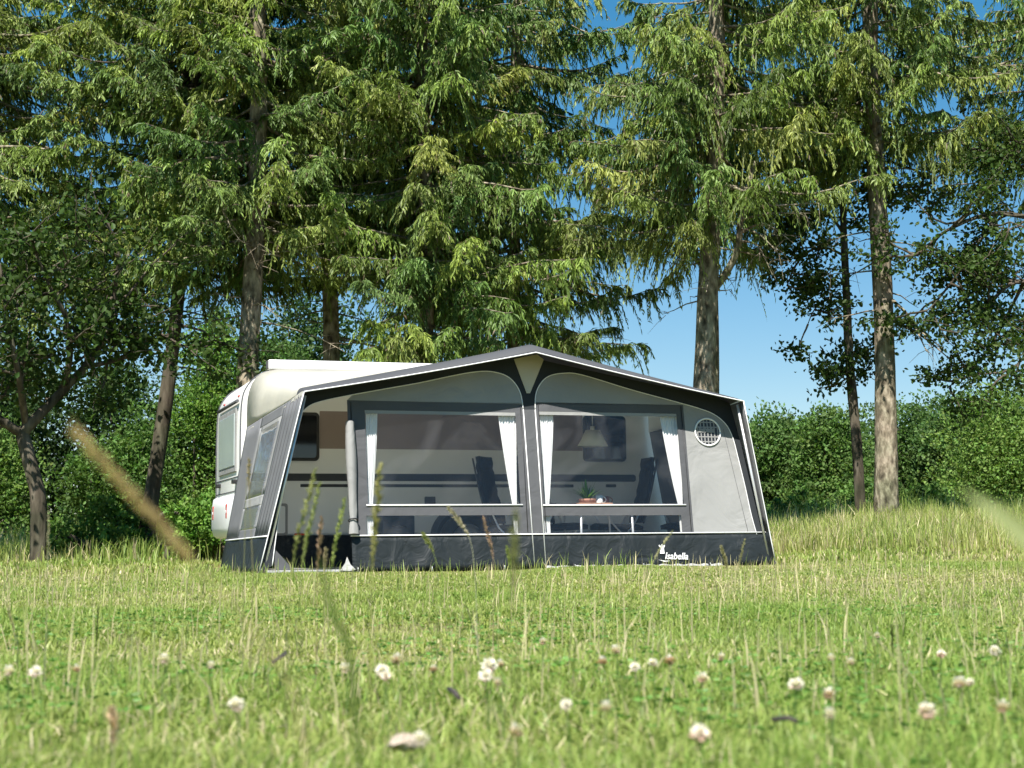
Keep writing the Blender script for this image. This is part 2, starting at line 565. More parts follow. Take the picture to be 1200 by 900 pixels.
# dark gable: everything round the two arches
lo_ = [(lean_u(.02) + .015, .02)] + wl + [(lean_u(MUDZ, True) - .015, MUDZ)]
inner = [(RA[-1][0], MUDZ)] + list(reversed(RA))                       # along the right arch, from its foot to its top left
inner = [p for p in inner]
pts = lo_ + inner[:] + [(uR, RA[0][1])] + [(uL, LA[-1][1])] + list(reversed(LA)) + list(reversed(DA))[1:]
# remove consecutive duplicates
cln = [pts[0]]
for p in pts[1:]:
    if abs(p[0] - cln[-1][0]) + abs(p[1] - cln[-1][1]) > 1e-4: cln.append(p)
gable = MB().sheet([cln], lambda a, b, o: onwall(a, b, o), .004).build('gable_band', M['dark'], awning)
# pale triangle under the peak
tri = fws([(602, 421), (629, 415.5), (637, 421.5), (621, 461), (617, 461)])
MB().sheet([tri], lambda a, b, o: onwall(a, b, o + .008), .004).build('peak_panel', M['beige'], awning)
# centre post band, from the arches to the ground
ps = [(uL, LA[-1][1]), (uR, RA[0][1]), (uR, MUDZ), (uL, MUDZ)]
MB().sheet([ps], lambda a, b, o: onwall(a, b, o), .004).build('centre_band', M['mid_grey'], awning)
# left and right light panels with the window openings
zt = fw(620, 478)[1]
fr_l = fws([(413, 472), (610, 472)]); fr_r = fws([(628, 474), (806, 474)])


def rect(px0, py0, px1, py1):
    """a rectangle in wall space measured from two picture corners"""
    a = fw(px0, (py0 + py1) / 2); b = fw(px1, (py0 + py1) / 2)
    pm = (px0 + px1) / 2
    z1 = fw(pm, py0)[1]; z0 = fw(pm, py1)[1]
    return a[0], b[0], z0, z1


def quad(r): return [(r[0], r[2]), (r[1], r[2]), (r[1], r[3]), (r[0], r[3])]


LW = rect(429.5, 482, 607, 592); LW2 = rect(429.5, 604, 607, 630)
RW = rect(635, 483.5, 797, 592); RW2 = rect(635, 604, 799, 627)
frameL = (udoor, uL, MUDZ, fw(520, 471)[1]); frameR = (uR, rect(634, 480, 806, 600)[1], MUDZ, fw(720, 473)[1])
# light panel above and beside the frames
panL = [(udoor, frameL[3]), (uL, frameL[3])] + list(reversed(LA))
MB().sheet([panL], lambda a, b, o: onwall(a, b, o), .004).build('upper_panel', M['light_grey'], awning)
panR = [(uR, frameR[3]), (frameR[1], frameR[3]), (frameR[1], MUDZ), (RA[-1][0], MUDZ)] + list(reversed(RA))
MB().sheet([panR], lambda a, b, o: onwall(a, b, o), .004).build('side_panel', M['light_grey'], awning)


def window(fr, w1, w2, nm):
    w1 = (max(w1[0], fr[0] + .02), min(w1[1], fr[1] - .02), w1[2], min(w1[3], fr[3] - .02))
    w2 = (max(w2[0], fr[0] + .02), min(w2[1], fr[1] - .02), max(w2[2], MUDZ + .010), w2[3])
    holes = [quad((w1[0], w1[1], w1[2], w1[3])), quad((w2[0], w2[1], w2[2], w2[3]))]
    wo = MB().sheet([quad(fr)] + [h[::-1] for h in holes], lambda a, b, o: onwall(a, b, o), .005).build('window_panel', M['mid_grey'], awning)
    for wi in (w1, w2):
        MB().sheet([quad((wi[0] + .001, wi[1] - .001, wi[2] + .001, wi[3] - .001))], lambda a, b, o: onwall(a, b, o - .001), .0015).build('pane', M['pvc'], wo)
    t_ = MB()
    t_.tube([onwall(w1[0] - .02, w1[2], .006), onwall(w1[1] + .02, w1[2], .006)], .009, 6)
    t_.build('window_piping', M['piping'], wo)
    t_ = MB(); t_.sheet([quad((w1[0] + .002, w1[1] - .002, w1[3] - .035, w1[3] - .002))], lambda a, b, o: onwall(a, b, o + .001), .0015)
    t_.build('header_strip', M['light_grey'], wo)
    return wo


window(frameL, LW, LW2, 'l'); window(frameR, RW, RW2, 'r')
# pipings along the arches and down the centre
for arc, endz in ((LA, None), (RA, None)):
    path = [onwall(a, b, .006) for a, b in arc]
    MB().tube(path, .005, 6).build('arch_piping', M['piping'], awning)
MB().tube([onwall(a, b, .006) for a, b in DA], .005, 6).build('door_piping', M['piping'], awning)
for uu in (uL, uR):
    MB().tube([onwall(uu, LA[-1][1], .006), onwall(uu + (.02 if uu == uL else 0.01), .03, .008)], .0055, 6).build('centre_piping', M['piping'], awning)
# mud wall
mud = [(udoor, .015), (WID - .02, .015), (lean_u(MUDZ, True) - .015, MUDZ - .001), (udoor, MUDZ - .001)]
nm = 90
rows_ = []
for j in range(7):
    z = .012 + (MUDZ - .014) * j / 6
    row = []
    for i in range(nm + 1):
        u0 = udoor + .0; u1 = WID - .02 + (lean_u(MUDZ, True) - .015 - WID + .02) * j / 6
        uu = u0 + (u1 - u0) * i / nm
        bow = .010 * math.sin(uu * 9 + math.sin(uu * 3.1) * 2) * math.sin(math.pi * j / 6) + .012 * math.sin(uu * 23 + 1) * (1 - j / 6) * .6
        row.append(onwall(uu, z, bow - .004))
    rows_.append(row)
mw = MB().grid(rows_).build('mud_wall', M['mud'], awning)
s_ = mw.modifiers.new('solid', 'SOLIDIFY'); s_.thickness = .003
MB().tube([onwall(udoor - .01, MUDZ, .007), onwall(lean_u(MUDZ, True) - .015, MUDZ, .007)], .0075, 6).build('hem_piping', M['piping'], mw)
# pale hem lying along the foot of the wall
rows_ = []
for j, (dv, zz) in enumerate([(-.004, .035), (-.02, .026), (-.055, .012)]):
    rows_.append([(2.9 + (4.85 - 2.9) * i / 60, dv + .012 * math.sin(i * .7 + j), zz + .006 * math.sin(i * 1.3)) for i in range(61)])
MB().grid(rows_).build('ground_hem', M['hem'], awning)
# two oval vents' worth of eyelets and a folded corner of cloth at the door
tp = fws([(398, 669), (404, 660), (406, 653), (410, 662), (416, 668), (409, 671)])
MB().sheet([tp], lambda a, b, o: onwall(a, max(b, .01), .03 + o + .1 * max(0, .1 - b)), .012).build('cloth_corner', M['hem'], awning)
# triangular flap beside the door
tf = fws([(322, 643), (345, 668), (322, 671)])
MB().sheet([tf], lambda a, b, o: onwall(a, max(b, .012), o - .01), .004).build('door_flap', M['mid_grey'], awning)

for fr_ in (frameL, frameR):
    for uu in (fr_[0] + .035, fr_[1] - .03):
        MB().tube([onwall(uu, MUDZ + .02, .005), onwall(uu + .004, (MUDZ + fr_[3]) / 2, .006), onwall(uu, fr_[3] - .02, .005)], .0035, 5).build('zip', M['stripe'], awning)
sm0 = fw(845, 600)[0]
MB().tube([onwall(RA[-1][0] - .10 - .18 * t, MUDZ + .01 + 1.1 * t, .0045) for t in np.linspace(0, 1, 6)], .0022, 5).build('seam', M['side_grey'], awning)
for uu in (.02, udoor + .04, 1.7, 2.45, 3.2, 3.95, 4.7, WID - .03):
    pg_ = MB(); pg_.sheet([[(uu - .012, .0), (uu + .012, .0), (uu + .009, .055), (uu - .009, .055)]], lambda a, b, o: (a, -.012 - .9 * (.055 - b) + o, b + .004), .003)
    st__ = pg_.build('peg_strap', M['black'], awning)
    MB().tube([(uu, -.052, -.02), (uu, -.068, .035), (uu, -.060, .046), (uu, -.050, .040)], .004, 6).build('peg', M['alu'], st__)

# --- rolled-up door beside the opening
zr0, zr1 = MUDZ + .01, fw(413, 495)[1]
rows_ = []
for i in range(25):
    z = zr0 + (zr1 - zr0) * i / 24
    k_ = .045 - .012 * math.exp(-((z - .50) / .05) ** 2) + .006 * math.sin(z * 7)
    rows_.append([tuple(onwall(udoor + .012 + math.cos(a) * k_ * (1 + .12 * math.sin(a * 5 + z * 2)), z, .045 + math.sin(a) * k_ * .8 * (1 + .12 * math.sin(a * 4 + z)))) for a in np.linspace(0, 2 * math.pi, 21)])
rd = MB().grid(rows_).build('rolled_door', M['light_grey'], awning)
st = MB()
st.tube([onwall(udoor + .012 + math.cos(a) * .047, .50 + .01 * math.sin(a), .045 + math.sin(a) * .042) for a in np.linspace(0, 2 * math.pi, 16)], .007, 6)
st.build('strap', M['black'], rd)

# --- round mesh vent with its printed emblem
vc = fw(829, 506.5)
vr = abs(fw(843.5, 506.5)[0] - vc[0])
circ = [(vc[0] + vr * math.cos(a), vc[1] + vr * math.sin(a)) for a in np.linspace(0, 2 * math.pi, 41)[:-1]]
vent = MB().sheet([circ], lambda a, b, o: onwall(a, b, o + .006), .004).build('round_vent', M['stripe'], awning)
MB().tube([onwall(a, b, .008) for a, b in circ + circ[:1]], .010, 6).build('vent_ring', M['piping'], vent)
g_ = MB()
for k in range(-3, 4):
    x_ = k * vr * .27; h_ = math.sqrt(max(0, vr * vr - x_ * x_)) - .004
    g_.sheet([[(vc[0] + x_ - .006, vc[1] - h_), (vc[0] + x_ + .006, vc[1] - h_), (vc[0] + x_ + .006, vc[1] + h_), (vc[0] + x_ - .006, vc[1] + h_)]], lambda a, b, o: onwall(a, b, o + .009), .003)
for k in (-2, -1, 1, 2):
    z_ = k * vr * .36; h_ = math.sqrt(max(0, vr * vr - z_ * z_)) - .004
    g_.sheet([[(vc[0] - h_, vc[1] + z_ - .006), (vc[0] + h_, vc[1] + z_ - .006), (vc[0] + h_, vc[1] + z_ + .006), (vc[0] - h_, vc[1] + z_ + .006)]], lambda a, b, o: onwall(a, b, o + .0105), .003)
g_.build('vent_grid', M['light_grey'], vent)


def writing(text, name, size, a0, z0, mat, parent, off, shear=.25, xs_=1.0, bold=.0, slope=0.0):
    cu = bpy.data.curves.new('lettering', 'FONT'); cu.body = text; cu.size = size; cu.shear = shear; cu.extrude = .0015; cu.offset = bold
    tmp = bpy.data.objects.new('lettering', cu); COL.objects.link(tmp)
    bpy.context.view_layer.update()
    dg = bpy.context.evaluated_depsgraph_get()
    me = bpy.data.meshes.new_from_object(tmp.evaluated_get(dg))
    bpy.data.objects.remove(tmp)
    for v in me.vertices:
        x, y, z = v.co
        p = onwall(a0 + x * xs_, z0 + y + slope * x, off + z)
        v.co = p
    me.materials.clear(); me.materials.append(mat)
    o = link(bpy.data.objects.new(name, me), parent)
    return o


writing('Isabella', 'vent_emblem', vr * .55, vc[0] - vr * .78, vc[1] - vr * .02, M['light_grey'], vent, .0135, xs_=.80, bold=.004)
# --- white wordmark with a little standing figure on the mud wall
lp = fw(776, 655.5)
wm = writing('Isabella', 'wordmark', .098, lp[0] + .022, lp[1] + .002, M['piping'], awning, .016, shear=.3, xs_=.92, bold=.0012, slope=-.03)
fg = MB()
fc = (lp[0] - .005, lp[1])
fig = [(-.022, .075), (-.010, .150), (-.030, .185), (-.022, .198), (-.006, .18), (.004, .205), (.018, .205), (.022, .18), (.036, .198), (.042, .186), (.026, .15), (.030, .075)]
fg.sheet([[(fc[0] + a, fc[1] + b * .75) for a, b in fig]], lambda a, b, o: onwall(a, b, o + .018), .003)
fg.build('wordmark_figure', M['piping'], wm)
# underline swoosh
sw = [(lp[0] - .05, lp[1] - .005), (lp[0] + .02, lp[1] - .028), (lp[0] + .09, lp[1] - .018), (lp[0] + .02, lp[1] - .016)]
MB().sheet([sw], lambda a, b, o: onwall(a, b, o + .0165), .002).build('wordmark_stroke', M['piping'], wm)


# --- side walls: plane through the leaning side edges, from the front fin to the caravan
def side_pt(t, s, off=0, right=False):
    """t: 0 front edge .. 1 caravan, s: 0 ground .. 1 roof edge"""
    f0 = np.array([0.0, 0.0, 0.0]); f1 = np.array([cl[0], VF, cl[1] - .005])
    r0 = np.array([.0, VR - .02, 0.0]); r1 = np.array([.285, VR - .02, 1.60])
    p = (f0 * (1 - s) + f1 * s) * (1 - t) + (r0 * (1 - s) + r1 * s) * t
    p[0] -= off
    if right:
        q = p.copy()
        q[0] = WID - p[0]
        f1r = cr
        q[0] += (cr[0] - (WID - cl[0])) * s * (1 - t)
        return q
    return p


def patch(pts, mat, name, parent, right, off=0.0, th=.003, sub=1):
    mb_ = MB()
    k = 1 if not right else 1
    mb_.sheet(pts, lambda a, b, o: side_pt(a, b, off + o, right), th)
    return mb_.build(name, mat, parent)


def band(t0, t1, s0, s1, n=10, m_=8):
    """outline of a rectangle with extra points so it follows the twisted wall"""
    o = [(t0 + (t1 - t0) * i / n, s0) for i in range(n)] + [(t1, s0 + (s1 - s0) * i / m_) for i in range(m_)]
    o += [(t1 + (t0 - t1) * i / n, s1) for i in range(n)] + [(t0, s1 + (s0 - s1) * i / m_) for i in range(m_)]
    return o


def gridpatch(t0, t1, s0, s1, mat, name, parent, right, off=0.0, n=10, m_=8, wave=0.0):
    rows_ = [[tuple(side_pt(t0 + (t1 - t0) * i / n, s0 + (s1 - s0) * j / m_, off + wave * math.sin(i * 1.9 + j * .4), right)) for i in range(n + 1)] for j in range(m_ + 1)]
    o = MB().grid(rows_).build(name, mat, parent)
    s_ = o.modifiers.new('solid', 'SOLIDIFY'); s_.thickness = .003; s_.offset = 0
    return o


SM = .205
for right in (False, True):
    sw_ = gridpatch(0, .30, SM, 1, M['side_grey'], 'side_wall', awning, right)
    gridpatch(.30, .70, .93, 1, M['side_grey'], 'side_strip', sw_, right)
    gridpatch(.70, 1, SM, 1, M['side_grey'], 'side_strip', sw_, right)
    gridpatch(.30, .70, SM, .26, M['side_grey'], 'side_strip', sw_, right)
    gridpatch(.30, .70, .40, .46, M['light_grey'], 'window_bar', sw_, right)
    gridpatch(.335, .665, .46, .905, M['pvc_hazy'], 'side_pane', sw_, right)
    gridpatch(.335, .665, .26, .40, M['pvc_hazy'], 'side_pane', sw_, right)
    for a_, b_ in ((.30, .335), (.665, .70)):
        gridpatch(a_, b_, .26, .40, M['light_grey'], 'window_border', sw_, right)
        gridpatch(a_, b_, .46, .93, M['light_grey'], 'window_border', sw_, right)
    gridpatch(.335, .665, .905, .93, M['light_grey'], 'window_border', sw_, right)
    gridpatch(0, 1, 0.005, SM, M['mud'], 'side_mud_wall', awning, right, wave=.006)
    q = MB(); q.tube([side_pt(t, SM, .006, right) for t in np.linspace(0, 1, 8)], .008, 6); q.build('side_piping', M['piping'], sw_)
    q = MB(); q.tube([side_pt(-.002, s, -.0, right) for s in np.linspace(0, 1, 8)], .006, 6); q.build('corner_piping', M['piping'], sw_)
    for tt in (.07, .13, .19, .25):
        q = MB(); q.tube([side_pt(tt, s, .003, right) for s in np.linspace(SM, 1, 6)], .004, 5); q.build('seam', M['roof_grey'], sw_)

# poles inside
for nm_, pth in (('centre_pole', [(uL + .06, .34, .0), (uL + .06, .36, 2.2)]), ('door_pole', [(udoor + .07, .10, 0), (udoor + .07, .34, 1.95)]), ('corner_pole', [(.05, .03, 0), (cl[0] + .03, .05, cl[1] - .03)]), ('corner_pole', [(WID - .05, .03, 0), (cr[0] - .03, .05, cr[1] - .03)])):
    MB().tube(pth, .014, 8).build(nm_, M['alu'], awning)

# --- groundsheet
gs = aw_empty('groundsheet', 0, 0, 0, 'flat grey woven groundsheet on the floor inside the awning', 'groundsheet')
mb = MB(); mb.grid([[(.06 + 5.35 * i / 30, .03 + 2.7 * j / 12, .012 + .004 * math.sin(i * 2.1 + j)) for i in range(31)] for j in range(13)])
o = mb.build('sheet', M['groundsheet'], gs)
q = MB(); q.box((.07, -.02, .004), (udoor + .02, .028, .03)); q.build('edge_strip', M['hem'], gs, bevel=.006)


# --- curtains behind the front windows
def curtain(x_top0, x_top1, x_bot0, x_bot1, ytop, ybar, ybot, off, label, flip=False):
    c = aw_empty('curtain', 0, 0, 0, label, 'curtain', 'white curtains behind the awning front windows')
    rows_ = []
    zt_, zm, zb = fw((x_top0 + x_top1) / 2, ytop)[1], fw((x_bot0 + x_bot1) / 2, ybar)[1], fw((x_bot0 + x_bot1) / 2, ybot)[1]
    tl, tr = fw(x_top0, ytop)[0], fw(x_top1, ytop)[0]
    bl, br = fw(x_bot0, ybar)[0], fw(x_bot1, ybar)[0]
    for j in range(21):
        t = j / 20; z = zt_ + (zb - zt_) * t
        q_ = min(1, (zt_ - z) / (zt_ - zm)); q_ = q_ ** 1.25
        a, b_ = tl + (bl - tl) * q_, tr + (br - tr) * q_
        rows_.append([tuple(onwall(a + (b_ - a) * i / 40, z, off + .009 * math.sin(i * .95 + .4 * math.sin(j * .5)) + .004 * math.sin(i * .4 + j * .3))) for i in range(41)])
    MB().grid(rows_).build('drape', M['curtain'], c)
    d = MB(); d.tube([onwall(tl - .01, zt_ + .004, off), onwall(tr + .01, zt_ + .004, off)], .006, 6); d.build('hem_cord', M['whiteplastic'], c)
    return c


curtain(429.5, 443.5, 430, 438, 483, 590, 630, -.05, 'white curtain beside the rolled-up door, at the left awning window')
curtain(585, 606, 602.5, 607, 483, 592, 630, -.05, 'white tied-back curtain just left of the grey centre band')
curtain(634, 650, 637, 645, 485, 592, 627, -.05, 'white curtain just right of the grey centre band')
curtain(775, 798, 797, 802, 486, 592, 627, -.05, 'white tied-back curtain on the side of the round vent')
# a pair of curtains on the far side window
rc = aw_empty('curtain', 0, 0, 0, 'bluish shaded curtain on the side window behind the dark chair', 'curtain')
rows_ = []
for j in range(17):
    s = .92 - .52 * j / 16
    wd = .10 - .04 * math.sin(j / 16 * 2.2)
    rows_.append([tuple(side_pt(.62 - wd * i / 24 - .06 * (j / 16), s, -.05 + .012 * math.sin(i * 1.6), True)) for i in range(25)])
MB().grid(rows_).build('drape', M['curtain'], rc)
q = MB(); q.tube([side_pt(.66, .925, -.05, True), side_pt(.34, .925, -.05, True)], .006, 6); q.build('hem_cord', M['whiteplastic'], rc)

# ------------------------------------------------------------------ caravan
VC = 2.78                       # its near side, in awning space
CW = 2.15
cv = aw_empty('caravan', 0, 0, 0, 'white touring caravan with graphite stripes and taupe window band, joined to the awning', 'caravan')
prof = []
U0, U1, Z0, ZT = .235, 5.75, .36, 2.31
prof += [(U0 + .02, Z0), ((U1 - .25), Z0)]
prof += catmull([(U1 - .05, .55), (U1, 1.1), (U1 - .12, 1.75), (U1 - .5, 2.18), (U1 - .9, ZT - .02)], 5)
prof += [(2.9, ZT + .03), (.80, ZT + .0)]
prof += catmull([(.62, 2.285), (.44, 2.21), (.31, 2.08), (.25, 1.9), (U0, 1.5), (U0, .9), (U0 + .0, .5)], 5)
cx_, cz_ = 3.2, 1.3


def inset(d):
    return [(a + (-d if a > cx_ else d) * (1 if abs(a - cx_) > 2 else abs(a - cx_) / 2), b + (-d if b > cz_ else d)) for a, b in prof]


rings = []
for d, v in ((.05, 0), (.015, .012), (0, .05), (0, CW - .05), (.015, CW - .012), (.05, CW)):
    rings.append([(a, VC + v, b) for a, b in inset(d)])
mb = MB()
n_ = len(prof)
for i in range(len(rings) - 1):
    mb.add(rings[i] + rings[i + 1], [(j, (j + 1) % n_, n_ + (j + 1) % n_, n_ + j) for j in range(n_)], 0, True)
for rg in (rings[0], rings[-1]):
    tr_ = tessellate_polygon([[Vector((p[0], p[2], 0)) for p in rg]])
    mb.add(rg, [tuple(t) for t in tr_])
body = mb.build('body', M['white'], cv)


def vrect(px0, py0, px1, py1, v):
    pm, ym = (px0 + px1) / 2, (py0 + py1) / 2
    return vz(px0, ym, v)[0], vz(px1, ym, v)[0], vz(pm, py1, v)[1], vz(pm, py0, v)[1]


def slab(r, v0, v1, mat, name, parent=cv, bev=.004):
    return MB().box((r[0], v0, r[2]), (r[1], v1, r[3])).build(name, mat, parent, bevel=bev)


def rrect(r, rad, n=5):
    o = []
    for cx0, cy0, a0 in ((r[1] - rad, r[3] - rad, 0), (r[0] + rad, r[3] - rad, 90), (r[0] + rad, r[2] + rad, 180), (r[1] - rad, r[2] + rad, 270)):
        for i in range(n + 1):
            a = R(a0 + 90 * i / n); o.append((cx0 + rad * math.cos(a), cy0 + rad * math.sin(a)))
    return o


def flat(r, rad, v, th, mat, name, parent=cv):
    return MB().sheet([rrect(r, rad)], lambda a, b, o: (a, v - o, b), th).build(name, mat, parent)


# sides: taupe band, windows, stripes
wl_ = vrect(306, 483, 374, 540, VC); wr_ = vrect(683, 487.5, 733, 541, VC)
flat((wl_[1] + .004, wr_[0] - .004, vz(520, 527, VC)[1], vz(520, 484, VC)[1]), .01, VC - .002, .004, M['brownband'], 'window_band')
for r_ in (wl_, wr_):
    fo = flat(r_, .05, VC - .014, .016, M['black'], 'window_frame')
    flat((r_[0] + .035, r_[1] - .035, r_[2] + .035, r_[3] - .035), .035, VC - .024, .012, M['tint'], 'window_pane', fo)
s1 = vrect(316, 555.5, 745, 564, VC)
flat((U0 + .06, s1[1], s1[2], s1[3]), .03, VC - .002, .004, M['stripe'], 'stripe')
s2 = vrect(352, 567.5, 672, 571, VC); flat((s2[0], s2[1], s2[2], s2[3]), .006, VC - .002, .004, M['stripe'], 'stripe')
s3 = vrect(710, 567.5, 722, 571, VC); flat(s3, .006, VC - .002, .004, M['stripe'], 'stripe')
ht = flat(vrect(318, 590, 337, 628, VC), .03, VC - .012, .014, M['light_grey'], 'service_hatch')
h2 = vrect(318, 590, 337, 628, VC); flat((h2[0] + .03, h2[1] - .03, h2[2] + .03, h2[3] - .03), .02, VC - .018, .01, M['white'], 'hatch_lid', ht)
flat(vrect(497.5, 582, 510, 591, VC), .01, VC - .012, .014, M['mid_grey'], 'side_vent')
flat(vrect(345, 625, 357, 629, VC), .008, VC - .014, .016, M['red'], 'side_reflector')
tp_ = [p for p in inset(-.003) if p[0] < 1.0 and p[1] > .5]
for vv in (VC + .055, VC + CW - .055):
    MB().tube([(a, vv, b) for a, b in tp_], .011, 6).build('corner_trim', M['mid_grey'], cv)
for zz in (.90, 1.06):
    MB().tube([(U0 - .002, VC + .06, zz), (U0 - .002, VC + CW - .06, zz)], .006, 6).build('panel_joint', M['mid_grey'], cv)
# awning rail box on the roof edge
rb = vrect(313, 426.5, 490, 436, VC)
rail = MB().box((rb[0], VC - .10, ZT - .045), (4.3, VC + .03, ZT + .07)).build('roof_rail_box', M['whiteplastic'], cv, bevel=.02)
MB().box((rb[0] - .012, VC - .09, ZT - .035), (rb[0] + .004, VC + .02, ZT + .06)).build('rail_end_cap', M['mid_grey'], rail, bevel=.01)
# lower skirting cloth
rows_ = [[(.26 + 5.3 * i / 80, VC - .02 - .03 * (1 - j / 4) + .012 * math.sin(i * .9) * (1 - j / 4), .02 + .36 * j / 4) for i in range(81)] for j in range(5)]
MB().grid(rows_).build('skirt', M['mud'], cv)
# wheel with its arch
wc = vz(545, 642, VC)[0]
aw_ = [(wc + .42 * math.cos(a), .36 + .36 * math.sin(a)) for a in np.linspace(0, math.pi, 25)]
aw_in = [(wc + .35 * math.cos(a), .36 + .30 * math.sin(a)) for a in np.linspace(0, math.pi, 25)]
MB().sheet([aw_ + aw_in[::-1]], lambda a, b, o: (a, VC - .02 - o, b), .02).build('wheel_arch', M['mid_grey'], cv)
MB().sheet([aw_in], lambda a, b, o: (a, VC - .006 - o, b), .008).build('arch_recess', M['black'], cv)
wh = link(bpy.data.objects.new('wheel', None), cv); wh.location = (wc, VC - .04, .31); wh.rotation_euler = (math.pi / 2, 0, 0); wh.empty_display_size = .1
MB().lathe([(.19, -.09), (.29, -.09), (.315, -.07), (.32, 0), (.315, .07), (.29, .09), (.19, .09), (.19, -.09)], n=32).build('tyre', M['tyre'], wh)
rm = MB(); rm.lathe([(.0, .05), (.06, .05), (.07, .03), (.15, .02), (.185, .06), (.19, .085)], n=32); rm.lathe([(0, -.08), (.19, -.08)], n=32); rm.build('rim', M['rim'], wh)

# rear end
def rr(v0, v1, z0, z1, u0, u1): return MB().box((u0, v0, z0), (u1, v1, z1))


rw = rr(VC + .35, VC + CW - .35, 1.12, 1.86, U0 - .018, U0 + .01).build('rear_window_frame', M['light_grey'], cv, bevel=.008)
rr(VC + .42, VC + CW - .42, 1.19, 1.80, U0 - .026, U0 - .004).build('rear_pane', M['rear_window'], rw, bevel=.006)
MB().tube([(U0 - .012, VC + .25, 1.93), (U0 - .012, VC + CW - .25, 1.93)], .02, 8).build('rear_trim', M['mid_grey'], cv)
bump_ = [(U0 + .02, .36), (U0 - .035, .39), (U0 - .06, .48), (U0 - .06, .72), (U0 - .04, .84), (U0 + .02, .88)]
mb = MB()
b_r = [[(a, v, z) for a, z in bump_] for v in (VC + .02, VC + .06, VC + CW - .06, VC + CW - .02)]
for k_, sx in ((0, .6), (3, .6)):
    b_r[k_] = [(U0 + (a - U0) * sx, v, z) for a, v, z in b_r[k_]]
mb.grid(b_r)
for row in (b_r[0], b_r[-1]): mb.add(row, [tuple(range(len(row)))])
bmp = mb.build('rear_bumper', M['whiteplastic'], cv)
for v0 in (VC + .72, VC + CW - .24):
    tl_ = rr(v0, v0 + .10, .58, .76, U0 - .064, U0 - .03).build('tail_light', M['red'], cv, bevel=.02)
    rr(v0 + .02, v0 + .08, .65, .69, U0 - .068, U0 - .05).build('reflector', M['whiteplastic'], tl_, bevel=.01)
for v0 in (VC + .3, VC + CW - .45):
    rr(v0, v0 + .15, .98, 1.03, U0 - .05, U0 + .01).build('grab_handle', M['black'], cv, bevel=.01)
for v0 in (VC + .40, VC + CW - .52):
    rr(v0, v0 + .07, 1.99, 2.012, U0 + .02, U0 + .12).build('marker_lamp', M['red'], cv, bevel=.008)

# ------------------------------------------------------------------ awning furniture


def make_chair(rec):
    c = aw_empty('camp_chair', 0, 0, 0.012, None, 'chair', 'dark folding camp chairs inside the awning')
    rows_ = [[(x_, -.24 + .48 * j / 8, .44 + .012 * math.cos((j - 4) * .7) + .03 * (x_ + .25) - (.03 if abs(j - 4) < 3 else 0) * 0) for j in range(9)] for x_ in np.linspace(-.25, .25, 9)]
    s_ = MB().grid(rows_).build('seat', M['chairpad'], c); q_ = s_.modifiers.new('solid', 'SOLIDIFY'); q_.thickness = .05
    rows_ = []
    for i in range(13):
        t = i / 12
        hz = .47 + .74 * t
        bx = -.25 - rec * t - .03 * math.sin(t * math.pi)
        hw = .235 - .03 * t ** 2
        rows_.append([(bx - .03 * (1 - ((j - 4) / 4) ** 2) - .008 * math.cos(t * 30), -hw + 2 * hw * j / 8, hz) for j in range(9)])
    b_ = MB().grid(rows_).build('backrest', M['chairpad'], c); q_ = b_.modifiers.new('solid', 'SOLIDIFY'); q_.thickness = .045
    hb = MB(); hb.ball((0, 0, 0), (.055, .19, .075), 14, 8)
    hr = hb.build('headrest', M['chairpad'], c); hr.location = (-.225 - rec, 0, 1.14)
    for sy in (-1, 1):
        y_ = sy * .275
        a_ = MB(); a_.tube([(-.30, y_, .645), (-.15, y_, .66), (.08, y_, .665), (.22, y_, .655)], [.018, .022, .024, .018], 8); a_.build('armrest', M['chairplastic'], c)
        l_ = MB(); l_.tube([(.22, y_, .64), (.12, y_, .46), (-.10, y_, .22), (-.26, y_, .015)], .0115, 8); l_.build('leg', M['alu'], c)
        l_ = MB(); l_.tube([(-.22, y_ * .93, .62), (-.12, y_ * .93, .42), (.10, y_ * .93, .20), (.27, y_ * .93, .015)], .0115, 8); l_.build('leg', M['alu'], c)
        l_ = MB(); l_.tube([(-.25, y_ * .9, .46), (-.27 - rec * .5, y_ * .9, .83), (-.27 - rec, y_ * .88, 1.19)], .011, 8); l_.build('back_tube', M['chairplastic'], c)
    for xx in (-.26, .27):
        f_ = MB(); f_.tube([(xx, -.275, .014), (xx, .275, .014)], .012, 8); f_.build('foot_bar', M['alu'], c)
    return c


ch0 = make_chair(.16)


def place(o, u, v, rz, label):
    o.location = P0 + RT.T @ np.array([u, v, .016])
    o.rotation_euler = (Matrix.Rotation(AL, 3, 'Z') @ Matrix.Rotation(-TI, 3, 'Y') @ Matrix.Rotation(rz, 3, 'Z')).to_euler()
    o['label'] = label


def uat(px, v): return vz(px, 600, v)[0]


place(ch0, uat(606, 1.5), 1.5, R(-38), 'dark high-backed camp chair seen through the left window, turned towards the table')
ch = copy_thing(ch0); place(ch, uat(652, 1.15), 1.15, R(-60), 'dark camp chair mostly hidden behind the grey centre band')
ch = copy_thing(ch0); place(ch, uat(722, 1.75), 1.75, R(174), 'dark camp chair with reclined back behind the plant table')
ch = copy_thing(ch0); place(ch, uat(806, 1.95), 1.95, R(180), 'dark camp chair half hidden by the tied-back curtain near the round vent')

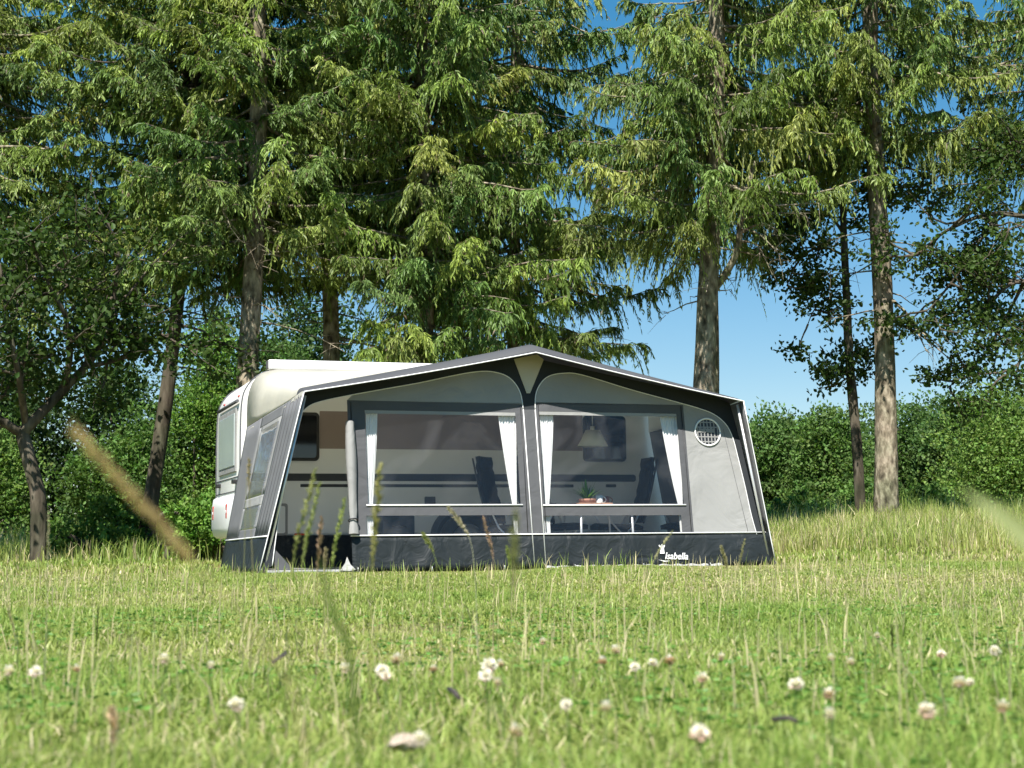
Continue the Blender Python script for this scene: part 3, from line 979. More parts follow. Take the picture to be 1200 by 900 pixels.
tu, tv = uat(703, .95), .95
tb = aw_empty('camp_table', tu, tv, .016, 'grey folding camp table behind the right window, carrying the potted plant', 'table')
MB().box((-.52, -.36, .612), (.40, .36, .645)).build('table_top', M['tabletop'], tb, bevel=.01)
MB().box((-.53, -.37, .604), (.41, .37, .616)).build('table_edge', M['alu'], tb, bevel=.006)
for a, b_ in ((-.33, -.30), (.25, -.30), (-.30, .30), (.22, .30)):
    MB().tube([(a, b_, .605), (a - (.0 if a < 0 else -.03), b_, .0)], .0135, 8).build('leg', M['alu'], tb)
for yy in (-.30, .30):
    MB().tube([(-.33, yy, .08), (.25, yy, .08)], .008, 6).build('leg_brace', M['chairplastic'], tb)


def on_table(px, vv): return vz(px, 590, vv)[0]


TZ = .645 + .016
tray = aw_empty('tray', on_table(694, .85), .85, TZ, 'small wooden tray under the plant and cups on the camp table', 'tray')
MB().box((-.19, -.11, 0), (.19, .11, .012)).build('tray_board', M['wood'], tray, bevel=.004)
q = MB(); q.box((-.19, -.115, .0), (.19, -.103, .03)); q.box((-.19, .103, .0), (.19, .115, .03)); q.box((-.195, -.115, 0), (-.183, .115, .03)); q.box((.183, -.115, 0), (.195, .115, .03)); q.build('tray_rim', M['wood'], tray, bevel=.003)
plant = aw_empty('potted_plant', on_table(688, .83), .83, TZ + .012, 'spiky green plant in a terracotta bowl on the table tray', 'plant')
MB().lathe([(0, 0), (.075, 0), (.095, .05), (.10, .062), (.09, .062), (.08, .05), (0, .05)], n=24).build('pot', M['terracotta'], plant)
vv_, qq_, cc_ = [], [], []
for i in range(60):
    a = random.uniform(0, 6.283); ln = random.uniform(.13, .24); le = random.uniform(.1, .85)
    wd = random.uniform(.006, .010)
    s0 = len(vv_)
    for j in range(5):
        t = j / 4
        rr_ = .02 + ln * math.sin(le) * t * (1 + .3 * t); zz = .05 + ln * math.cos(le * (1 + .4 * t)) * t
        ww = wd * (1 - t ** 2) + .001
        for sg in (-1, 1):
            vv_.append((math.cos(a) * rr_ - math.sin(a) * ww * sg, math.sin(a) * rr_ + math.cos(a) * ww * sg, zz))
            cc_.append((.09 + .05 * random.random(), .22 + .08 * random.random(), .03))
    for j in range(4):
        qq_.append((s0 + 2 * j, s0 + 2 * j + 1, s0 + 2 * j + 3, s0 + 2 * j + 2))
np_mesh('leaves', np.array(vv_), np.array(qq_), M['leaf'], plant, np.array(cc_))


def mug(px, vv, mat, label, s=1.0):
    g = aw_empty('mug', on_table(px, vv), vv, TZ + .012, label, 'mug', rz=R(-15))
    MB().lathe([(0, 0), (.040 * s, 0), (.043 * s, .01), (.043 * s, .095 * s), (.039 * s, .095 * s), (.038 * s, .012), (0, .012)], n=24).build('cup', mat, g)
    h = MB(); h.tube([(.041 * s + .032 * math.sin(a), 0, .05 * s + .03 * math.cos(a)) for a in np.linspace(.1, 3.04, 10)], .006, 6); h.build('handle', mat, g)


mug(702, .82, M['mugwhite'], 'white cup next to the plant on the table tray', 1.05)
mug(710, .90, M['mugred'], 'red-brown cup beside the white cup on the table tray', .95)

# pendant lamp under the roof
lv = 1.35
l0 = vz(694.5, 514, lv)
lamp = aw_empty('pendant_lamp', l0[0], lv, l0[1], 'cream conical lamp shade hanging from the awning roof above the table', 'lamp')
hr_ = abs(vz(711.5, 523, lv)[0] - vz(677.5, 523, lv)[0]) / 2
sh = MB().lathe([(hr_ * .46, .095), (hr_ * .72, .0), (hr_, -.085)], n=28).build('lamp_shade', M['shade'], lamp)
sm_ = sh.modifiers.new('solid', 'SOLIDIFY'); sm_.thickness = .004
q = MB(); q.tube([(0, 0, 2.275 - l0[1]), (0, 0, .11)], .005, 6); q.build('cord', M['whiteplastic'], lamp)
MB().lathe([(0, .14), (.022, .14), (.028, .09), (.0, .06)], n=12).build('lamp_holder', M['whiteplastic'], lamp)
q = MB()
for k in range(3):
    a = k * 2.094
    q.tube([(0, 0, .095), (hr_ * .46 * math.cos(a), hr_ * .46 * math.sin(a), .095)], .003, 5)
q.build('shade_spider', M['alu'], lamp)

# dark crate against the caravan
cb0 = vz(443, 615, 2.2)[0]; cb1 = vz(481, 615, 2.2)[0]
box = aw_empty('storage_box', cb0, 2.0, .016, 'dark storage box on the floor behind the left window', 'box')
MB().box((0, 0, 0), (cb1 - cb0, .36, .57)).build('box_body', M['mud'], box, bevel=.015)
MB().box((-.012, -.012, .572), (cb1 - cb0 + .012, .372, .62)).build('lid', M['dark'], box, bevel=.012)
MB().tube([((cb1 - cb0) * .3, -.014, .45), ((cb1 - cb0) * .5, -.03, .45), ((cb1 - cb0) * .7, -.014, .45)], .010, 6).build('handle', M['black'], box)

# ------------------------------------------------------------------ vegetation
def basis(d):
    """two unit vectors perpendicular to each row of d"""
    r = rng.normal(size=d.shape)
    a = np.cross(d, r); a /= np.linalg.norm(a, axis=-1, keepdims=True) + 1e-9
    b = np.cross(d, a)
    return a, b


def unit(d):
    return d / (np.linalg.norm(d, axis=-1, keepdims=True) + 1e-9)


def ribbons(p0, p1, p2, w0, w1, w2, side, c0, c2):
    """three-station ribbons -> verts (n*6,3), quads (n*2,4), colours"""
    n = len(p0)
    v = np.empty((n, 6, 3), np.float32)
    for k, (p, w_) in enumerate(((p0, w0), (p1, w1), (p2, w2))):
        v[:, 2 * k] = p - side * w_[:, None]; v[:, 2 * k + 1] = p + side * w_[:, None]
    i = np.arange(n)[:, None] * 6
    q = np.concatenate([i + np.array([0, 1, 3, 2]), i + np.array([2, 3, 5, 4])], 1).reshape(-1, 4)
    c = np.empty((n, 6, 3), np.float32)
    c[:, 0:2] = c0[:, None]; c[:, 2:4] = ((c0 + c2) / 2)[:, None]; c[:, 4:6] = c2[:, None]
    return v.reshape(-1, 3), q, c.reshape(-1, 3)


class Foliage:
    def __init__(s): s.V = []; s.Q = []; s.C = []; s.n = 0
    def add(s, v, q, c):
        s.V.append(v); s.Q.append(q + s.n); s.C.append(c); s.n += len(v)
    def build(s, name, mat, parent, local):
        return np_mesh(name, np.concatenate(s.V), np.concatenate(s.Q), mat, parent, np.concatenate(s.C), local=local)


def trunk_path(base, H, lean, n=16, wob=.05):
    ph = rng.uniform(0, 6, 4)
    pts = []
    for i in range(n):
        t = i / (n - 1); z = H * t
        pts.append((base[0] + lean[0] * z + wob * math.sin(z * .7 + ph[0]) - wob * math.sin(ph[0]), base[1] + lean[1] * z + wob * math.sin(z * .6 + ph[1]) - wob * math.sin(ph[1]), base[2] - .15 + z))
    return pts


def at_height(pts, z):
    zs = [p[2] for p in pts]
    i = max(0, min(len(pts) - 2, int(np.searchsorted(zs, z)) - 1))
    t = (z - zs[i]) / (zs[i + 1] - zs[i])
    return np.array(pts[i]) * (1 - t) + np.array(pts[i + 1]) * t


def spruce(base, r0, lean, z0, Lmax, label, group=None, H=19.0, ztop=10.8, dead=(2.5, 4.0), nd=14, whorl=.26, per=5, dens=1.0, comb=1.0, bk='bark_spruce', hue=0.0, gaps=.18, extra=None, sector=None):
    root = empty('spruce_tree', base, label=label, cat='tree', group=group)
    bx = np.array(base)
    path = trunk_path(base, 14.0, lean, 22)
    zz = np.array([p[2] for p in path]) - base[2]
    rad = r0 * (1 - .75 * np.clip(zz, 0, 14) / H) + r0 * .45 * np.exp(-np.clip(zz, 0, 5) / .35) * .8
    wood = MB()
    wood.tube([np.array(p) - bx for p in path], list(rad), 14, wob=.055)
    fol = Foliage()
    # bare dead branches low down
    for k in range(nd):
        z = rng.uniform(*dead); a = rng.uniform(0, 6.283); L_ = rng.uniform(.3, 1.7)
        p = at_height(path, base[2] + z) - bx
        h = np.array([math.cos(a), math.sin(a), 0])
        bend = rng.uniform(-.25, .3)
        pts = [p + h * L_ * t + np.array([0, 0, L_ * (-.1 * t + bend * t * t)]) + rng.normal(size=3) * .02 * t for t in np.linspace(0, 1, 5)]
        wood.tube(pts, list(np.linspace(.017, .004, 5)), 5, cap=False)
        for m in range(int(L_ * 5)):
            t = rng.uniform(.3, 1); q = p + h * L_ * t + np.array([0, 0, L_ * (-.1 * t + bend * t * t)])
            d = unit(h * .6 + rng.normal(size=3) * .6) * rng.uniform(.1, .4)
            wood.tube([q, q + d * .5 + np.array([0, 0, -.02]), q + d + np.array([0, 0, -.07])], [.006, .004, .002], 4, cap=False)
    z = z0
    while z < ztop:
        low = z > 9.9 - base[2]
        for k in range(per * (2 if sector and z < sector[2] else 1) + (1 if rng.random() < .4 else 0)):
            if rng.random() < gaps: continue
            a = rng.uniform(0, 6.283)
            if sector and z < sector[2]:
                if not (sector[0] < (math.degrees(a) % 360) < sector[1]): continue
            zb = z + rng.uniform(-.18, .18)
            L_ = 1.12 * Lmax * (1 - (zb / H)) ** .75 * rng.uniform(.62, 1.12) * (.75 + .25 * min(1, (zb - z0 + .5) / 1.5))
            p = at_height(path, base[2] + zb) - bx
            h = np.array([math.cos(a), math.sin(a), 0]); B = np.array([-h[1], h[0], 0])
            dr = rng.uniform(.18, .5) * (1.2 - .5 * zb / H); up = rng.uniform(.16, .36)
            sway = rng.uniform(-.15, .15)

            ph_ = rng.uniform(0, 6.28, 2)

            def bp(s):
                s = np.asarray(s)[:, None]
                return p + h * L_ * s * (1 - .06 * s) + B * (sway * L_ * s * s + .035 * L_ * np.sin(8 * s + ph_[0]) * s) + np.array([0, 0, .022]) * L_ * np.sin(10 * s + ph_[1]) * s + np.array([0, 0, 1]) * (L_ * (-dr * s + up * s ** 2.2))
            ss = np.linspace(0, 1, 11)
            wood.tube(list(bp(ss)), list(np.linspace(.011 + .008 * L_, .004, 11)), 5, cap=False, wob=.1)
            step = .047 if not low else .16
            ns = max(6, int(L_ / step * dens))
            s = np.sort(rng.uniform(.10, 1.0, ns) ** .85)
            q = bp(s); T = unit(bp(np.minimum(s + .03, 1.03)) - bp(s - .03))
            side = np.where(np.arange(ns) % 2 == 0, 1., -1.)[:, None]
            l2 = (.20 + .62 * rng.random(ns)) * (1.15 - .75 * s) * (.7 + .3 * min(1, L_ / 2))
            fwd = rng.uniform(.35, 1.0, ns)[:, None]
            d0 = unit(T * fwd + B[None] * side * rng.uniform(.45, 1.0, ns)[:, None] + rng.normal(size=(ns, 3)) * .12)
            g = (rng.uniform(.25, 1.25, ns) * comb * rng.uniform(.6, 1.2))[:, None]
            down = np.array([0, 0, -1.0])

            def sp(t):
                t = t[:, None] if t.ndim == 1 else t
                return q + l2[:, None] * (d0 * (t - .22 * t * t) + down * g * t ** 1.6)
            # colour of this branch
            age = rng.random()
            base_c = np.array([.095, .165, .042]) * (1 - age) + np.array([.24, .305, .075]) * age
            base_c = base_c * rng.uniform(.75, 1.2) * (1 + hue * np.array([-.3, 0, .6]))
            base_c = base_c * np.array([rng.uniform(.85, 1.1), 1, rng.uniform(.8, 1.3)])
            nt_ = 22 if not low else 6
            tt = np.tile(np.linspace(.08, 1.0, nt_), (ns, 1)) + rng.uniform(-.04, .04, (ns, nt_))
            tt = tt.ravel(); idx = np.repeat(np.arange(ns), nt_)
            pp = q[idx] + l2[idx, None] * (d0[idx] * (tt - .22 * tt * tt)[:, None] + down * (g[idx, 0] * np.abs(tt) ** 1.6)[:, None])
            tan = unit(d0[idx] * (1 - .44 * tt)[:, None] + down * (g[idx, 0] * 1.6 * np.abs(tt) ** .6)[:, None])
            lat = unit(np.cross(tan, down) + 1e-4)
            sg = np.where(rng.random(len(tt)) < .5, 1., -1.)[:, None]
            d = unit(tan * rng.uniform(.4, 1.0, (len(tt), 1)) + lat * sg * rng.uniform(.15, .9, (len(tt), 1)) + down * rng.uniform(.0, .75, (len(tt), 1)) * comb + rng.normal(size=tan.shape) * .3)
            ln = (.045 + .115 * rng.random(len(tt))) * (1.15 - .45 * tt) * (1.0 if not low else 2.0)
            p1 = pp + d * (ln * .5)[:, None]; p2 = pp + unit(d + down * .25 * comb) * ln[:, None]
            a_, b_ = basis(d)
            w_ = rng.uniform(.0065, .0125, len(tt)) * (1 if not low else 2.2)
            tw = rng.uniform(.7, 1.3, (len(tt), 1))
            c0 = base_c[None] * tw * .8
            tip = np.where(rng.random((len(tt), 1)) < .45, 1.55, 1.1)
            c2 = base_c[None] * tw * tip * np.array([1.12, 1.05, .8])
            dead_ = rng.random(len(tt)) < .045
            c0[dead_] = np.array([.12, .09, .06]); c2[dead_] = np.array([.16, .12, .07])
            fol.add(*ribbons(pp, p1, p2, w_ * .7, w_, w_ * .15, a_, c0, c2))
            # the secondaries' own needles
            t0, t1, t2 = np.zeros(ns), np.full(ns, .5), np.ones(ns)
            a2, b2 = basis(d0)
            c_ = np.tile(base_c * .75, (ns, 1))
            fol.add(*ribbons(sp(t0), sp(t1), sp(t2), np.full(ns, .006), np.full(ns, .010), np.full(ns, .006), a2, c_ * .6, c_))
        z += whorl * rng.uniform(.8, 1.25)
    if extra: extra(wood, path, bx)
    wood.build('trunk', M[bk], root, fixn=False)
    f = fol.build('crown', M['spruce'], root, None)
    return root


def leaves_at(P, D, size, col, var=.25, fold=.25):
    """one folded leaf per row; P base points, D directions"""
    n = len(P)
    a, b = basis(D)
    sz = size * rng.uniform(.65, 1.25, n)[:, None]
    v = np.empty((n, 6, 3), np.float32)
    v[:, 0] = P; v[:, 5] = P + D * sz * 1.0 - b * sz * .12
    m1 = P + D * sz * .38; m2 = P + D * sz * .74
    wd = a * sz * .30; up = b * sz * fold * .3
    v[:, 1] = m1 + wd + up; v[:, 2] = m1 - wd + up
    v[:, 3] = m2 + wd * .8 + up; v[:, 4] = m2 - wd * .8 + up
    i = np.arange(n)[:, None] * 6
    q = np.concatenate([i + np.array([0, 2, 4, 5]), i + np.array([0, 5, 3, 1])], 1).reshape(-1, 4)
    c = np.asarray(col)[None] * rng.uniform(1 - var, 1 + var, (n, 1)) * (1 + rng.normal(size=(n, 3)) * .06)
    return v.reshape(-1, 3), q, np.repeat(np.clip(c, .004, 1), 6, 0)


def leaf_cluster(fol, p, n, rad, size, col, up=.25, flat=.6):
    P = p + rng.normal(size=(n, 3)) * rad * np.array([1, 1, flat])
    D = unit(rng.normal(size=(n, 3)) + np.array([0, 0, up - .35]))
    fol.add(*leaves_at(P, D, size, col))


def grow(wood, fol, p, d, L_, r, lvl, cfg):
    """recursive limb; p in tree-local space"""
    n = 5
    pts = [np.array(p)]
    d = unit(np.array(d, float))
    for i in range(n):
        d = unit(d + rng.normal(size=3) * cfg['wig'] + np.array([0, 0, cfg['trop']]))
        pts.append(pts[-1] + d * L_ / n)
    wood.tube(pts, list(np.linspace(r, max(.004, r * .45), n + 1)), 8 if lvl == 0 else 5, cap=False)
    if lvl >= cfg['levels']:
        for q in pts[1:]:
            leaf_cluster(fol, q, cfg['nl'], cfg['rad'], cfg['size'], np.array(cfg['col']) * rng.uniform(.8, 1.25))
        return
    for k in range(cfg['kids']):
        t = rng.uniform(.35, 1.0); i = min(n - 1, int(t * n)); q = pts[i] + (pts[i + 1] - pts[i]) * (t * n - i)
        ax = rng.normal(size=3); ax[2] *= .55
        nd = unit(d * .55 + unit(ax) * .9)
        grow(wood, fol, q, nd, L_ * rng.uniform(.5, .75), r * .45, lvl + 1, cfg)
    grow(wood, fol, pts[-1], d, L_ * .6, r * .45, lvl + 1, cfg)


def broadleaf(base, label, limbs, cfg, trunk=None, bk='bark_dark', group=None, name='broadleaf_tree'):
    """limbs: list of (polyline of world points, radius0, radius1, n_shoots, shoot_len, from_fraction)"""
    root = empty(name, base, label=label, cat='tree', group=group)
    bx = np.array(base); wood = MB(); fol = Foliage()
    for pl, ra, rb_, ns, sl, ff in limbs:
        pts = [np.array(p) - bx for p in catmull(pl, 5)]
        k = len(pts)
        wood.tube(pts, [ra + (rb_ - ra) * i / (k - 1) for i in range(k)], 10, wob=.06, cap=False)
        for j in range(ns):
            t = ff + (1 - ff) * (j + rng.random()) / ns
            x = min(k - 1.001, t * (k - 1)); i = int(x)
            q = pts[i] + (pts[i + 1] - pts[i]) * (x - i)
            tan = unit(pts[i + 1] - pts[i])
            ax = rng.normal(size=3); ax[2] *= .6
            grow(wood, fol, q, unit(tan * .4 + unit(ax)), sl * rng.uniform(.6, 1.2), .012 + .012 * sl, 1, cfg)
    wood.build('trunk', M[bk], root, fixn=False)
    fol.build('crown', M['leaf'], root, None)
    return root


def bush(base, lumps, label, n, size, col, name='bush', cat='bush', group=None, stems=True, vary=.40, bk='bark_dark'):
    """uneven heap of leaf clumps: lumps are (x, y, z, rx, ry, rz) in world space"""
    root = empty(name, base, label=label, cat=cat, group=group)
    bx = np.array(base); fol = Foliage()
    tot = sum(l[3] * l[5] for l in lumps)
    for (x, y, z, rx, ry, rz) in lumps:
        c = np.array([x, y, z]) - bx
        k = int(n * rx * rz / tot)
        # clumps on the lump's skin, then leaves round each clump
        nc = max(8, k // 16)
        dv = unit(rng.normal(size=(nc, 3)))
        cr_ = .55 + .62 * rng.random(nc) ** .8
        cc = c + dv * np.array([rx, ry, rz]) * cr_[:, None]
        ids = rng.integers(0, nc, k)
        crad = rng.uniform(.09, .22, nc) * min(1.6, (rx + rz) * .6)
        P = cc[ids] + rng.normal(size=(k, 3)) * crad[ids, None] * np.array([1, 1, .62])
        D = unit(dv[ids] * .6 + rng.normal(size=(k, 3)) * .75 + np.array([0, 0, .15]))
        keep = P[:, 2] > -.05
        ccol = np.asarray(col)[None] * (rng.uniform(1 - vary, 1 + vary, (nc, 1))) * (1 + rng.normal(size=(nc, 3)) * .05)
        v, q, cl_ = leaves_at(P[keep], D[keep], size, (1, 1, 1), .2)
        cl_ = cl_ * np.repeat(ccol[ids][keep], 6, 0)
        fol.add(v, q, cl_)
    fol.build('crown', M['leaf'], root, None)
    if stems:
        wood = MB()
        for (x, y, z, rx, ry, rz) in lumps:
            t = np.array([x, y, z]) - bx
            o = np.array([rng.uniform(-.4, .4), rng.uniform(-.2, .2), -.1])
            mid = (t + o) / 2 + rng.normal(size=3) * .2
            wood.tube(catmull([o, mid, t], 4), list(np.linspace(.07, .02, 9)), 6, cap=False, wob=.05)
        wood.build('trunk', M[bk], root, fixn=False)
    return root


def gp(px, Y, dz=0):
    x = (px - 600) / F * Y
    return (x, Y, float(terrain(x, Y)) + dz)


def lean_of(p0, p1, Y):
    a, b_ = at(p0[0], p0[1], Y), at(p1[0], p1[1], Y)
    return ((b_[0] - a[0]) / (b_[2] - a[2]), rng.uniform(-.01, .01))


GS = 'tall spruces behind the caravan and awning'


def curved_stem(wood, path, bx):
    """second stem of the spruce right of the awning ridge, with bare twigs"""
    Y = bx[1]
    pl = [at(838, 338, Y) - bx, at(852, 318, Y - .1) - bx, at(865, 290, Y - .2) - bx, at(868, 258, Y - .25) - bx, at(876, 225, Y - .2) - bx, at(884, 190, Y) - bx]
    wood.tube(catmull(pl, 5), list(np.linspace(.062, .035, 26)), 8, cap=False, wob=.05)
    for a, b_, c in (((866, 275), (895, 262), (930, 285)), ((868, 258), (900, 250), (950, 250)), ((870, 243), (905, 241), (960, 238)), ((867, 268), (890, 275), (915, 300)), ((872, 236), (890, 225), (905, 222)), ((868, 283), (888, 288), (905, 322))):
        q = [at(*a, Y - .25) - bx, at(*b_, Y - .6) - bx, at(*c, Y - .9) - bx]
        wood.tube(catmull(q, 4), list(np.linspace(.022, .005, 9)), 5, cap=False)
        for m in range(9):
            t = rng.random(); o = q[1] * (1 - t) + q[2] * t
            d = unit(rng.normal(size=3) + np.array([.5, 0, -.4])) * rng.uniform(.15, .45)
            wood.tube([o, o + d * .6, o + d + np.array([0, 0, -.08])], [.006, .004, .002], 4, cap=False)


def right_dead(wood, path, bx):
    Y = bx[1]
    for a, b_, c in (((1046, 372), (1072, 384), (1104, 408)), ((1046, 352), (1066, 372), (1086, 412)), ((1044, 375), (1078, 392), (1112, 420))):
        q = [at(*a, Y) - bx, at(*b_, Y - .3) - bx, at(*c, Y - .7) - bx]
        wood.tube(catmull(q, 4), list(np.linspace(.03, .008, 9)), 6, cap=False)
        for m in range(6):
            t = rng.random(); o = q[1] * (1 - t) + q[2] * t
            d = unit(rng.normal(size=3) + np.array([.6, 0, -.2])) * rng.uniform(.15, .5)
            wood.tube([o, o + d * .6, o + d + np.array([0, 0, -.08])], [.007, .004, .002], 4, cap=False)


TREES = [
    # px base, Y, radius, lean points, z0, Lmax, label
    dict(px=168, Y=25.0, r=.125, l=((168, 650), (206, 310)), z0=4.7, L=3.6, label='spruce with a dark leaning trunk between the oak and the caravan', bk='bark_dark', dead=(3.0, 5.0), nd=18, per=7, gaps=.08),
    dict(px=292, Y=23.6, r=.18, l=((292, 650), (301, 60)), z0=4.7, L=2.8, label='spruce with a thick grey trunk right behind the caravan rear', dead=(3.2, 5.0), nd=16, per=6, gaps=.18),
    dict(px=390, Y=26.0, r=.16, l=((390, 640), (391, 200)), z0=5.2, L=2.5, label='spruce with a straight dark trunk above the caravan roof box', dead=(3.0, 5), nd=18, per=6, gaps=.12),
    dict(px=490, Y=24.4, r=.14, l=((490, 640), (494, 150)), z0=3.45, L=3.0, label='spruce with low hanging sprays above the left awning roof', dead=(2.6, 3.6), nd=6, per=7, gaps=.06, comb=1.25, sector=(245, 360, 4.9)),
    dict(px=-60, Y=25.5, r=.16, l=((-60, 650), (-55, 300)), z0=4.7, L=4.3, label='spruce spreading over the dark oak at the picture edge', dead=(3, 5), nd=6, per=7, gaps=.08),
    dict(px=588, Y=26.5, r=.12, l=((588, 640), (600, 200)), z0=3.75, L=3.0, label='spruce whose drooping sprays hide its trunk above the awning ridge', dead=(3.4, 4), nd=4, per=6, gaps=.18, comb=1.3),
    dict(px=824, Y=24.5, r=.185, l=((824, 640), (833, 180)), z0=5.0, L=3.0, label='spruce with a forked grey trunk just behind the right awning roof', dead=(3.8, 5.2), nd=12, per=6, gaps=.2, comb=1.45, extra=curved_stem),
    dict(px=828, Y=28.5, r=.11, l=((828, 640), (836, 200)), z0=6.2, L=3.6, label='thin shaded spruce standing back right behind the forked trunk', dead=(5.5, 6.5), nd=5, per=6, gaps=.4, comb=1.4, H=15.0),
    dict(px=1037, Y=25.4, r=.185, l=((1037, 600), (1024, 150)), z0=6.2, L=3.3, label='spruce with a tall bare sunlit trunk standing in the tall grass', dead=(3.0, 6.0), nd=16, per=7, gaps=.12, comb=1.35, extra=right_dead),
    dict(px=1250, Y=27.0, r=.17, l=((1250, 600), (1245, 200)), z0=6.3, L=4.1, label='spruce hanging over the oak sprays on the hedge side of the bare trunk', dead=(4, 6), nd=4, per=6, gaps=.18, comb=1.3),
]
for T in TREES:
    b_ = gp(T['px'], T['Y'])
    spruce(b_, T['r'], lean_of(*T['l'], T['Y']), T['z0'], T['L'], T['label'], GS, dead=T['dead'], nd=T['nd'], per=T['per'], gaps=T['gaps'], H=T.get('H', 19.0), comb=T.get('comb', 1.0), extra=T.get('extra'), sector=T.get('sector'), bk=T.get('bk', 'bark_spruce'))

OAK = dict(levels=2, kids=3, wig=.22, trop=.03, nl=8, rad=.19, size=.10, col=(.045, .080, .018))
GB = 'broadleaf trees at the edge of the meadow'
# dark oak on the left: forked trunk
Y = 22.0
b_ = gp(48, Y)
fk = at(26, 508, Y)
limbs = [([np.array(b_) - np.array([0, 0, .1]), at(45, 590, Y), at(36, 545, Y), fk], .115, .095, 0, 1, 1),
         ([fk, at(5, 495, Y - .2), at(-30, 470, Y - .5), at(-60, 430, Y - .6)], .075, .04, 8, 1.1, .2),
         ([fk, at(45, 487, Y), at(75, 456, Y + .2), at(108, 420, Y + .3), at(130, 378, Y + .3), at(134, 345, Y + .3), at(140, 300, Y)], .085, .02, 12, 1.0, .25),
         ([at(74, 457, Y + .2), at(82, 415, Y), at(76, 370, Y - .3), at(58, 335, Y - .5), at(40, 290, Y - .6)], .05, .015, 10, 1.0, .15),
         ([at(30, 497, Y), at(22, 440, Y - .6), at(10, 380, Y - .8), at(0, 310, Y - .8)], .055, .015, 9, 1.0, .2),
         ([at(100, 430, Y + .3), at(140, 420, Y + .6), at(180, 395, Y + .8), at(215, 370, Y + 1.0)], .04, .012, 8, .9, .2)]
broadleaf(b_, 'dark forked oak with a slanting trunk at the meadow edge', limbs, OAK, group=GB)
# thin broadleaf tree beside the bare spruce trunk
Y = 26.3
b_ = gp(1008, Y)
cfg = dict(OAK); cfg.update(nl=7, rad=.10, size=.085)
top = at(986, 200, Y)
limbs = [([np.array(b_) - np.array([0, 0, .1]), at(1004, 520, Y), at(996, 430, Y), at(992, 350, Y), at(989, 280, Y), top], .095, .05, 0, 1, 1),
         ([at(992, 355, Y), at(975, 348, Y - .3), at(955, 362, Y - .5), at(945, 385, Y - .6)], .02, .006, 6, .5, .3),
         ([at(990, 300, Y), at(965, 290, Y - .5), at(940, 300, Y - .7), at(922, 335, Y - .8)], .025, .008, 9, .6, .2),
         ([at(997, 440, Y), at(978, 452, Y - .3), at(962, 455, Y - .4)], .018, .006, 4, .45, .2),
         ([at(989, 275, Y), at(970, 250, Y), at(945, 250, Y), at(925, 270, Y)], .03, .008, 9, .6, .2),
         ([at(994, 420, Y), at(1012, 405, Y + .4), at(1022, 430, Y + .5)], .018, .006, 4, .45, .3),
         ([at(988, 260, Y), at(1000, 230, Y + .4), at(1030, 215, Y + .5)], .025, .008, 6, .6, .3)]
broadleaf(b_, 'slim broadleaf tree with a thin dark trunk close beside the bare spruce trunk', limbs, cfg, group=GB)
# oak reaching in from beyond the right edge
Y = 25.0
b_ = gp(1330, Y)
cfg = dict(OAK); cfg.update(nl=8, rad=.11, size=.085, col=(.055, .095, .022))
limbs = [([np.array(b_) - np.array([0, 0, .1]), at(1325, 500, Y), at(1310, 400, Y), at(1300, 250, Y), at(1300, 120, Y)], .2, .10, 0, 1, 1),
         ([at(1312, 410, Y), at(1260, 360, Y), at(1200, 330, Y), at(1165, 350, Y - .3), at(1145, 395, Y - .4)], .07, .012, 16, .95, .2),
         ([at(1200, 330, Y), at(1180, 370, Y + .3), at(1150, 420, Y + .4), at(1110, 455, Y + .4)], .03, .008, 11, .75, .1),
         ([at(1306, 330, Y), at(1240, 270, Y), at(1170, 250, Y - .4), at(1110, 270, Y - .5), at(1075, 300, Y - .5)], .06, .012, 17, 1.0, .2),
         ([at(1302, 250, Y), at(1230, 190, Y + .4), at(1150, 180, Y + .6), at(1080, 220, Y + .6)], .06, .012, 15, 1.0, .2),
         ([at(1312, 400, Y), at(1270, 410, Y - .5), at(1220, 405, Y - .8), at(1180, 440, Y - .9)], .05, .012, 13, .9, .2),
         ([at(1170, 250, Y - .4), at(1130, 310, Y - .4), at(1100, 350, Y - .4), at(1085, 365, Y - .4)], .03, .008, 10, .75, .1)]
broadleaf(b_, 'oak with dark leafy limbs reaching in over the hedge from beyond the bare spruce trunk', limbs, cfg, group=GB)


def heap(px0, px1, ytop, Y, n=7, jitter=.5):
    """lumps filling a bush outline from the ground to its top"""
    x0, x1 = (px0 - 600) / F * Y, (px1 - 600) / F * Y
    zt_ = at(600, ytop, Y)[2]; zg = float(terrain((x0 + x1) / 2, Y))
    out = []
    h = zt_ - zg; wd = x1 - x0
    for k in range(n):
        fx = rng.random(); fz = rng.random() ** .8
        cap = 1 - abs(fx - .5) ** 2.2 * 1.6
        r_ = rng.uniform(.16, .30) * min(h, wd)
        z = zg + max(r_ * .5, h * cap * fz - r_ * .6)
        out.append((x0 + r_ * .5 + (wd - r_) * fx, Y + rng.uniform(-.6, 1.0), z, r_ * rng.uniform(1, 1.4), r_, r_ * rng.uniform(.8, 1.1)))
    out.append(((x0 + x1) / 2, Y + .9, zg + h * .22, wd * .52, wd * .3, h * .26))
    out.append(((x0 + x1) / 2, Y + .4, zg + h * .42, wd * .40, wd * .3, h * .44))
    out.append(((x0 + x1) / 2 + rng.uniform(-.2, .2) * wd, Y, zg + h * .70, wd * .24, wd * .2, h * .29))
    return out


